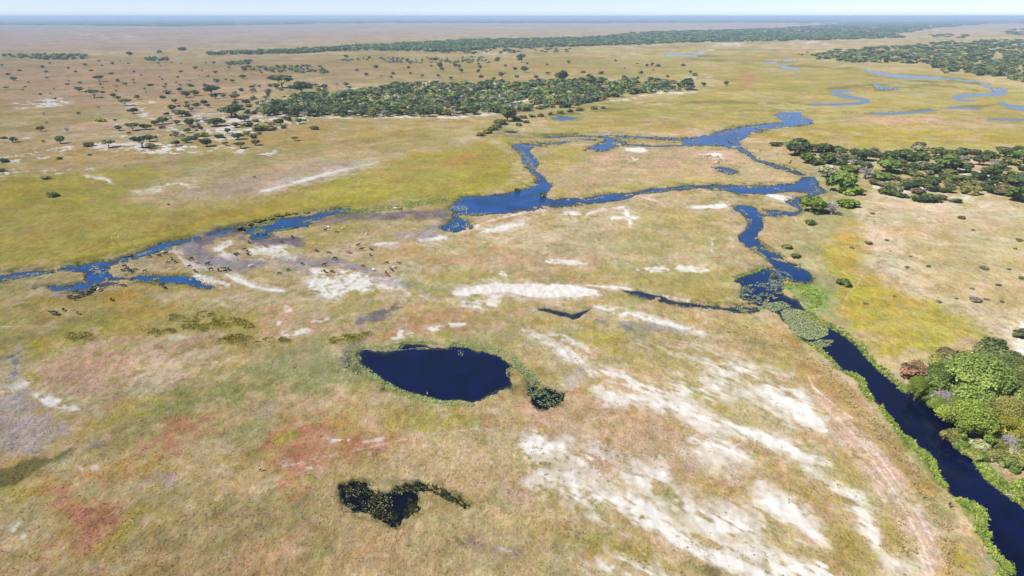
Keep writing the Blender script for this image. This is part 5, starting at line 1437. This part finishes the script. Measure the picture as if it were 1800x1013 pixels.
def add_cow(u, v, c, label, group, rng, scale=1.0, turn=None):
    graze = int(rng.random() < .6)
    o = bpy.data.objects.new('cow', COW[graze])
    col.objects.link(o)
    x, y, t = at(u, v)
    o.location = (x, y, max(ground_z(u, v), -.25) - .02)
    o.rotation_euler = (0, 0, float(rng.uniform(0, 6.283)) if turn is None else turn)
    s = float(rng.uniform(.92, 1.12)) * scale
    o.scale = (s, s, s)
    o.material_slots[0].link = 'OBJECT'; o.material_slots[0].material = HIDE[c]
    thing(o, label, 'cow', group)
    return o

crg = np.random.default_rng(77)
def zl(text, x0, y0, k):
    out = []
    for p in text.split():
        a = p.split(','); out.append((x0 + float(a[0]) / k, y0 + float(a[1]) / k, a[2] if len(a) > 2 else 'black'))
    return out
HERDS = [
 ('herd walking below the left fork', 'in the walking herd below the left fork', zl('305,440 395,442 460,438 530,412 590,356 650,350 610,398 680,378,grey 690,406,white 750,356 550,428 500,458 480,476 410,496 340,510,grey 310,524,brown 200,516 280,554 230,500 640,385 570,390 520,440', 100, 470, 9.21)),
 ('cattle just right of the walking herd', 'just right of the walking herd', zl('960,308 1040,320 1090,332', 100, 470, 9.21)),
 ('stragglers in the left foreground', 'straggling below the walking herd', zl('885,555 115,728 15,790 340,782,brown -60,770 -20,800', 100, 470, 9.21)),
 ('cattle bunched at the left fork', 'bunched inside the left river fork', zl('1105,18 1060,84 1130,68 1165,60 1210,92 1200,108 1280,70 1430,92,brown', 100, 470, 9.21)),
 ('cattle along the curved path', 'beside the curved white path at left', zl('20,312,brown 135,258 150,280,tan 185,298 240,258,pied 290,266 320,402,pied 385,350 430,392,pied 690,350 780,414,tan 665,468 950,432 750,545 1000,522,brown 1120,534 1210,508 1195,528,tan 1225,552 1280,518', 260, 420, 9)),
 ('cattle below the blue inlet', 'on the grass below the blue inlet at left', zl('225,772 250,785 265,808', 260, 420, 9)),
 ('cattle on the grey mud flat', 'on the mud flat below the backwater', zl('340,442 475,300 590,305 860,445 1025,355 1085,214 1255,200 1550,250 1595,203,white 1725,272,brown 270,560 315,590,brown 325,634 120,640 150,626 610,512,brown 1410,584 1605,615 1700,702 1185,785 1530,810 960,882,brown 370,825,white 1540,905 1655,905 820,938,brown', 400, 380, 9)),
 ('cattle right of the mud flat', 'grazing right of the grey mud flat', zl('395,45,white 780,132,white 640,320 700,388 855,392 840,478 490,438,red 715,655,red 890,720,white 1095,765 1115,805,red 1235,678,white 1300,605,brown 1185,718 1100,605,brown', 560, 400, 9.21)),
 ('cattle on the river island', 'on the pale river island near the tiny pool', zl('60,430,white 120,425,grey 160,412,grey 290,430,brown 320,474,tan 420,490,brown 300,525 255,528,white 690,532,tan 955,335,brown 1420,535 1440,498 1190,575,brown 1215,612,tan', 1230, 230, 9)),
 ('far cattle at the small pool', 'at the small far pool among the meanders', zl('395,245,brown 440,242,brown 515,226 560,236,brown 690,212 810,228 905,232 1040,248 1055,280 960,285 820,282 1150,285 565,287,brown 1290,274,brown 1510,276,brown 1570,280,brown', 1500, 140, 15)),
 ('cattle on the north bank', 'on the green north bank near the river mouth', [(704, 372, 'black'), (695, 369.5, 'white')]),
]
lone = add_cow(448, 314.5, 'black', 'black cow alone on the bare strip beside the white track', None, crg)

WORDS = 'thirteenth fourteenth fifteenth sixteenth seventeenth eighteenth nineteenth twentieth twenty-first twenty-second'.split()
ORD = ['leftmost', 'second from left', 'third from left', 'fourth from left', 'fifth from left', 'sixth from left', 'seventh from left', 'eighth from left', 'ninth from left', 'tenth from left', 'eleventh from left', 'twelfth from left'] + [w_ + ' from left' for w_ in WORDS]
for group, where, lst in HERDS:
    byc = {}
    for u, v, c in lst: byc.setdefault(c, []).append((u, v))
    for c, q in byc.items():
        q.sort()
        cw = {'red': 'red brown', 'pied': 'black and white'}.get(c, c)
        for i, (u, v) in enumerate(q):
            lab = '%s cow %s' % (cw, where) if len(q) == 1 else '%s %s cow %s' % (ORD[i], cw, where) 
            add_cow(u, v, c, lab, group, crg, .62 if (u, v) == (100 + 1040 / 9.21, 470 + 320 / 9.21) else 1.0, float(crg.normal() * .35 + .2) if 'walking' in group else None)

# ------------------------------------------------------------------ egrets
def egret_mesh():
    nd = [(0, 0, .52, .13, .11), (-.18, 0, .5, .09, .08), (-.36, 0, .44, .03), (.14, 0, .62, .08), (.2, 0, .78, .035), (.14, 0, .92, .03), (.2, 0, 1.0, .045), (.36, 0, .98, .012)]
    ln = [(0, 1), (1, 2), (0, 3), (3, 4), (4, 5), (5, 6), (6, 7)]
    for s in (-1, 1):
        nd += [(0, .06 * s, .4, .03), (.02, .06 * s, .2, .012), (0, .06 * s, .0, .014), (.1, .06 * s, -.01, .01)]
        k = len(nd) - 4; ln += [(0, k), (k, k + 1), (k + 1, k + 2), (k + 2, k + 3)]
    return skin_mesh('egret_body', nd, ln, [plain_material('white_feathers', (.78, .77, .74), .8, 8, .1)], 1)
EG = egret_mesh()
for i, (u, v, lab) in enumerate([(197, 421, 'leftmost white egret on the green marsh above the left channel'), (209, 420, 'white egret second from left on the marsh above the left channel'), (237, 427, 'white egret lower of the pair above the left channel'), (243, 424, 'white egret upper of the pair above the left channel'), (339, 426, 'white egret on the mud at the thin end of the left channel'),
                                 (751, 692, 'white bird swimming near the lower rim of the large pond'), (446, 400.5, 'white egret at the tip of the green islet in the backwater'), (820, 373, 'white egret on the water where the wide river reach begins')]):
    o = bpy.data.objects.new('egret', EG); col.objects.link(o)
    x, y, t = at(u, v); o.location = (x, y, max(ground_z(u, v), -.3)); o.rotation_euler = (0, 0, 1.7 * i); o.scale = (1.3, 1.3, 1.3) if i != 5 else (.8, .8, .8)
    thing(o, lab, 'bird', 'white egrets')

# ------------------------------------------------------------------ people
def person(u, v, turn, shirt_c, trouser_c, label, name='person'):
    sk = plain_material('dark_skin', (.07, .042, .03), .6, 5, .1)
    nd = [(0, 0, .95, .15, .12), (0, 0, 1.15, .14, .11), (0, 0, 1.36, .17, .11), (0, 0, 1.48, .065), (.01, 0, 1.56, .07), (.02, 0, 1.66, .105, .09), (.01, 0, 1.74, .08)]
    ln = [(0, 1), (1, 2), (2, 3), (3, 4), (4, 5), (5, 6)]
    def chain(a, q):
        for p in q:
            nd.append(p); ln.append((a, len(nd) - 1)); a = len(nd) - 1
        return a
    hands = []
    legs = {}
    for s in (-1, 1):
        st = .17 * s
        legs[s] = [(0.02, .09 * s, .84, .095), (.06 + st, .1 * s, .48, .065), (st * 1.4 - .04, .1 * s, .1, .042), (st * 1.4 + .12, .1 * s, .035, .04)]
        chain(0, legs[s])
        sw = -.16 * s
        w = chain(2, [(0, .2 * s, 1.38, .062), (sw * .4, .24 * s, 1.12, .046), (sw + .06, .25 * s, .88, .032), (sw + .08, .25 * s, .81, .038, .02)])
        wx = sw + .08
        for k in range(4):                       # four fingers and a thumb, slightly curled
            fx = wx - .03 + .02 * k; ln_ = (.072, .085, .08, .062)[k]
            chain(w, [(fx, .25 * s, .76, .0095), (fx + .005, .247 * s, .76 - ln_ * .5, .0085), (fx + .002, .238 * s, .76 - ln_, .007)])
        chain(w, [(wx + .045, .235 * s, .79, .0095), (wx + .055, .228 * s, .755, .008)])
    nose = chain(5, [(.115, 0, 1.65, .016)])
    e = bpy.data.objects.new(name, None); col.objects.link(e); e.empty_display_size = .1
    x, y, t = at(u, v)
    e.location = (x, y, ground_z(u, v) + .0); e.rotation_euler = (0, 0, turn)
    link('body', skin_mesh('body', nd, ln, [sk], 1), e)
    up = [(0, 0, 1.0, .185, .15), (0, 0, 1.15, .175, .14), (0, 0, 1.37, .2, .135), (0, 0, 1.47, .09)]
    ul = [(0, 1), (1, 2), (2, 3)]
    for s in (-1, 1):
        sw = -.16 * s
        up += [(0, .2 * s, 1.38, .085), (sw * .4, .24 * s, 1.12, .065), (sw * .6 + .03, .245 * s, 1.03, .06)]
        k = len(up) - 3; ul += [(2, k), (k, k + 1), (k + 1, k + 2)]
    link('shirt', skin_mesh('shirt', up, ul, [plain_material('shirt_cloth_' + label[:14], shirt_c, .9, 9, .12)], 1), e)
    tn = [(0, 0, .98, .18, .145)]; tl = []
    for s in (-1, 1):
        a = 0
        for (px, py, pz, r) in legs[s][:3]:
            tn.append((px, py, pz, r + .03)); tl.append((a, len(tn) - 1)); a = len(tn) - 1
    link('trousers', skin_mesh('trousers', tn, tl, [plain_material('trouser_cloth_' + label[:14], trouser_c, .9, 9, .12)], 1), e)
    hn = [(-.01, 0, 1.72, .105, .1), (-.03, 0, 1.66, .1, .095), (0, 0, 1.765, .075)]
    link('hair', skin_mesh('hair', hn, [(0, 1), (0, 2)], [plain_material('black_hair_' + label[:14], (.012, .01, .009), .8, 9, .1)], 1), e)
    thing(e, label, 'person')
    return e
person(458.3, 833, R(15), (.62, .60, .64), (.025, .022, .03), 'person in white shirt and dark trousers walking beside the red field track')
person(1667.5, 895.5, R(60), (.03, .026, .02), (.2, .16, .1), 'person in dark top standing on the grassy river bank')

# bleached branch lying in the river by the right bank
def drift_branch():
    rg = np.random.default_rng(3); parts = []
    parts.append(tube_np([(0, 0, .1), (1.3, .2, .35), (2.8, .1, .2), (4.2, .5, .05)], [.09, .08, .06, .03], 6))
    for i in range(9):
        b = rg.uniform(.3, 3.6); a = rg.uniform(-1.8, 1.8)
        q = rg.uniform(.7, 1.8)
        parts.append(tube_np([(b, .15, .25), (b + q * .5 * math.cos(a), .15 + q * .5 * math.sin(a), .45), (b + q * math.cos(a), .15 + q * math.sin(a), rg.uniform(.05, .8))], [.045, .03, .012], 5))
    v, f = join(parts)
    o = link('fallen_branch', grid_mesh('fallen_branch', v, f, plain_material('bleached_wood', (.5, .46, .44), .8, 5)))
    x, y, t = at(1766, 870); o.location = (x, y, .02); o.rotation_euler = (0, 0, -.5)
    thing(o, 'bleached bare branch lying in the water by the right river bank', 'branch')
drift_branch()

# ------------------------------------------------------------------ names for look-alike trees: tell them apart by row and place
def sort_labels():
    groups = {}
    for e, u, v, w in TREES:
        groups.setdefault(e['label'], []).append((e, u, v, w))
    for lab, q in groups.items():
        if len(q) == 1: continue
        rows = {}
        vv = np.array([a[2] for a in q]); lo, hi = vv.min(), vv.max()
        nr = 1 if len(q) < 4 else 3 if len(q) < 40 else 5
        names = {1: [''], 3: ['back row', 'middle row', 'front row'], 5: ['hindmost row', 'back row', 'middle row', 'second row', 'front row']}[nr]
        for a in q:
            rows.setdefault(min(nr - 1, int((a[2] - lo) / (hi - lo + 1e-6) * nr)), []).append(a)
        for k, r in rows.items():
            r.sort(key=lambda a: a[1])
            for i, a in enumerate(r):
                m = len(r)
                if m == 1: place = ''
                elif i < 12 and i <= m / 2: place = ORD[i]
                elif m - 1 - i < 12: place = 'rightmost' if m - 1 == i else ORD[m - 1 - i].replace('left', 'right')
                else: place = 'near the middle'
                tail = ' '.join(x for x in (place, 'in the ' + names[k] if names[k] else '') if x)
                s = lab + (', ' + tail if tail else '')
                a[0]['label'] = ' '.join(s.split()[:16]).rstrip(',')
sort_labels()
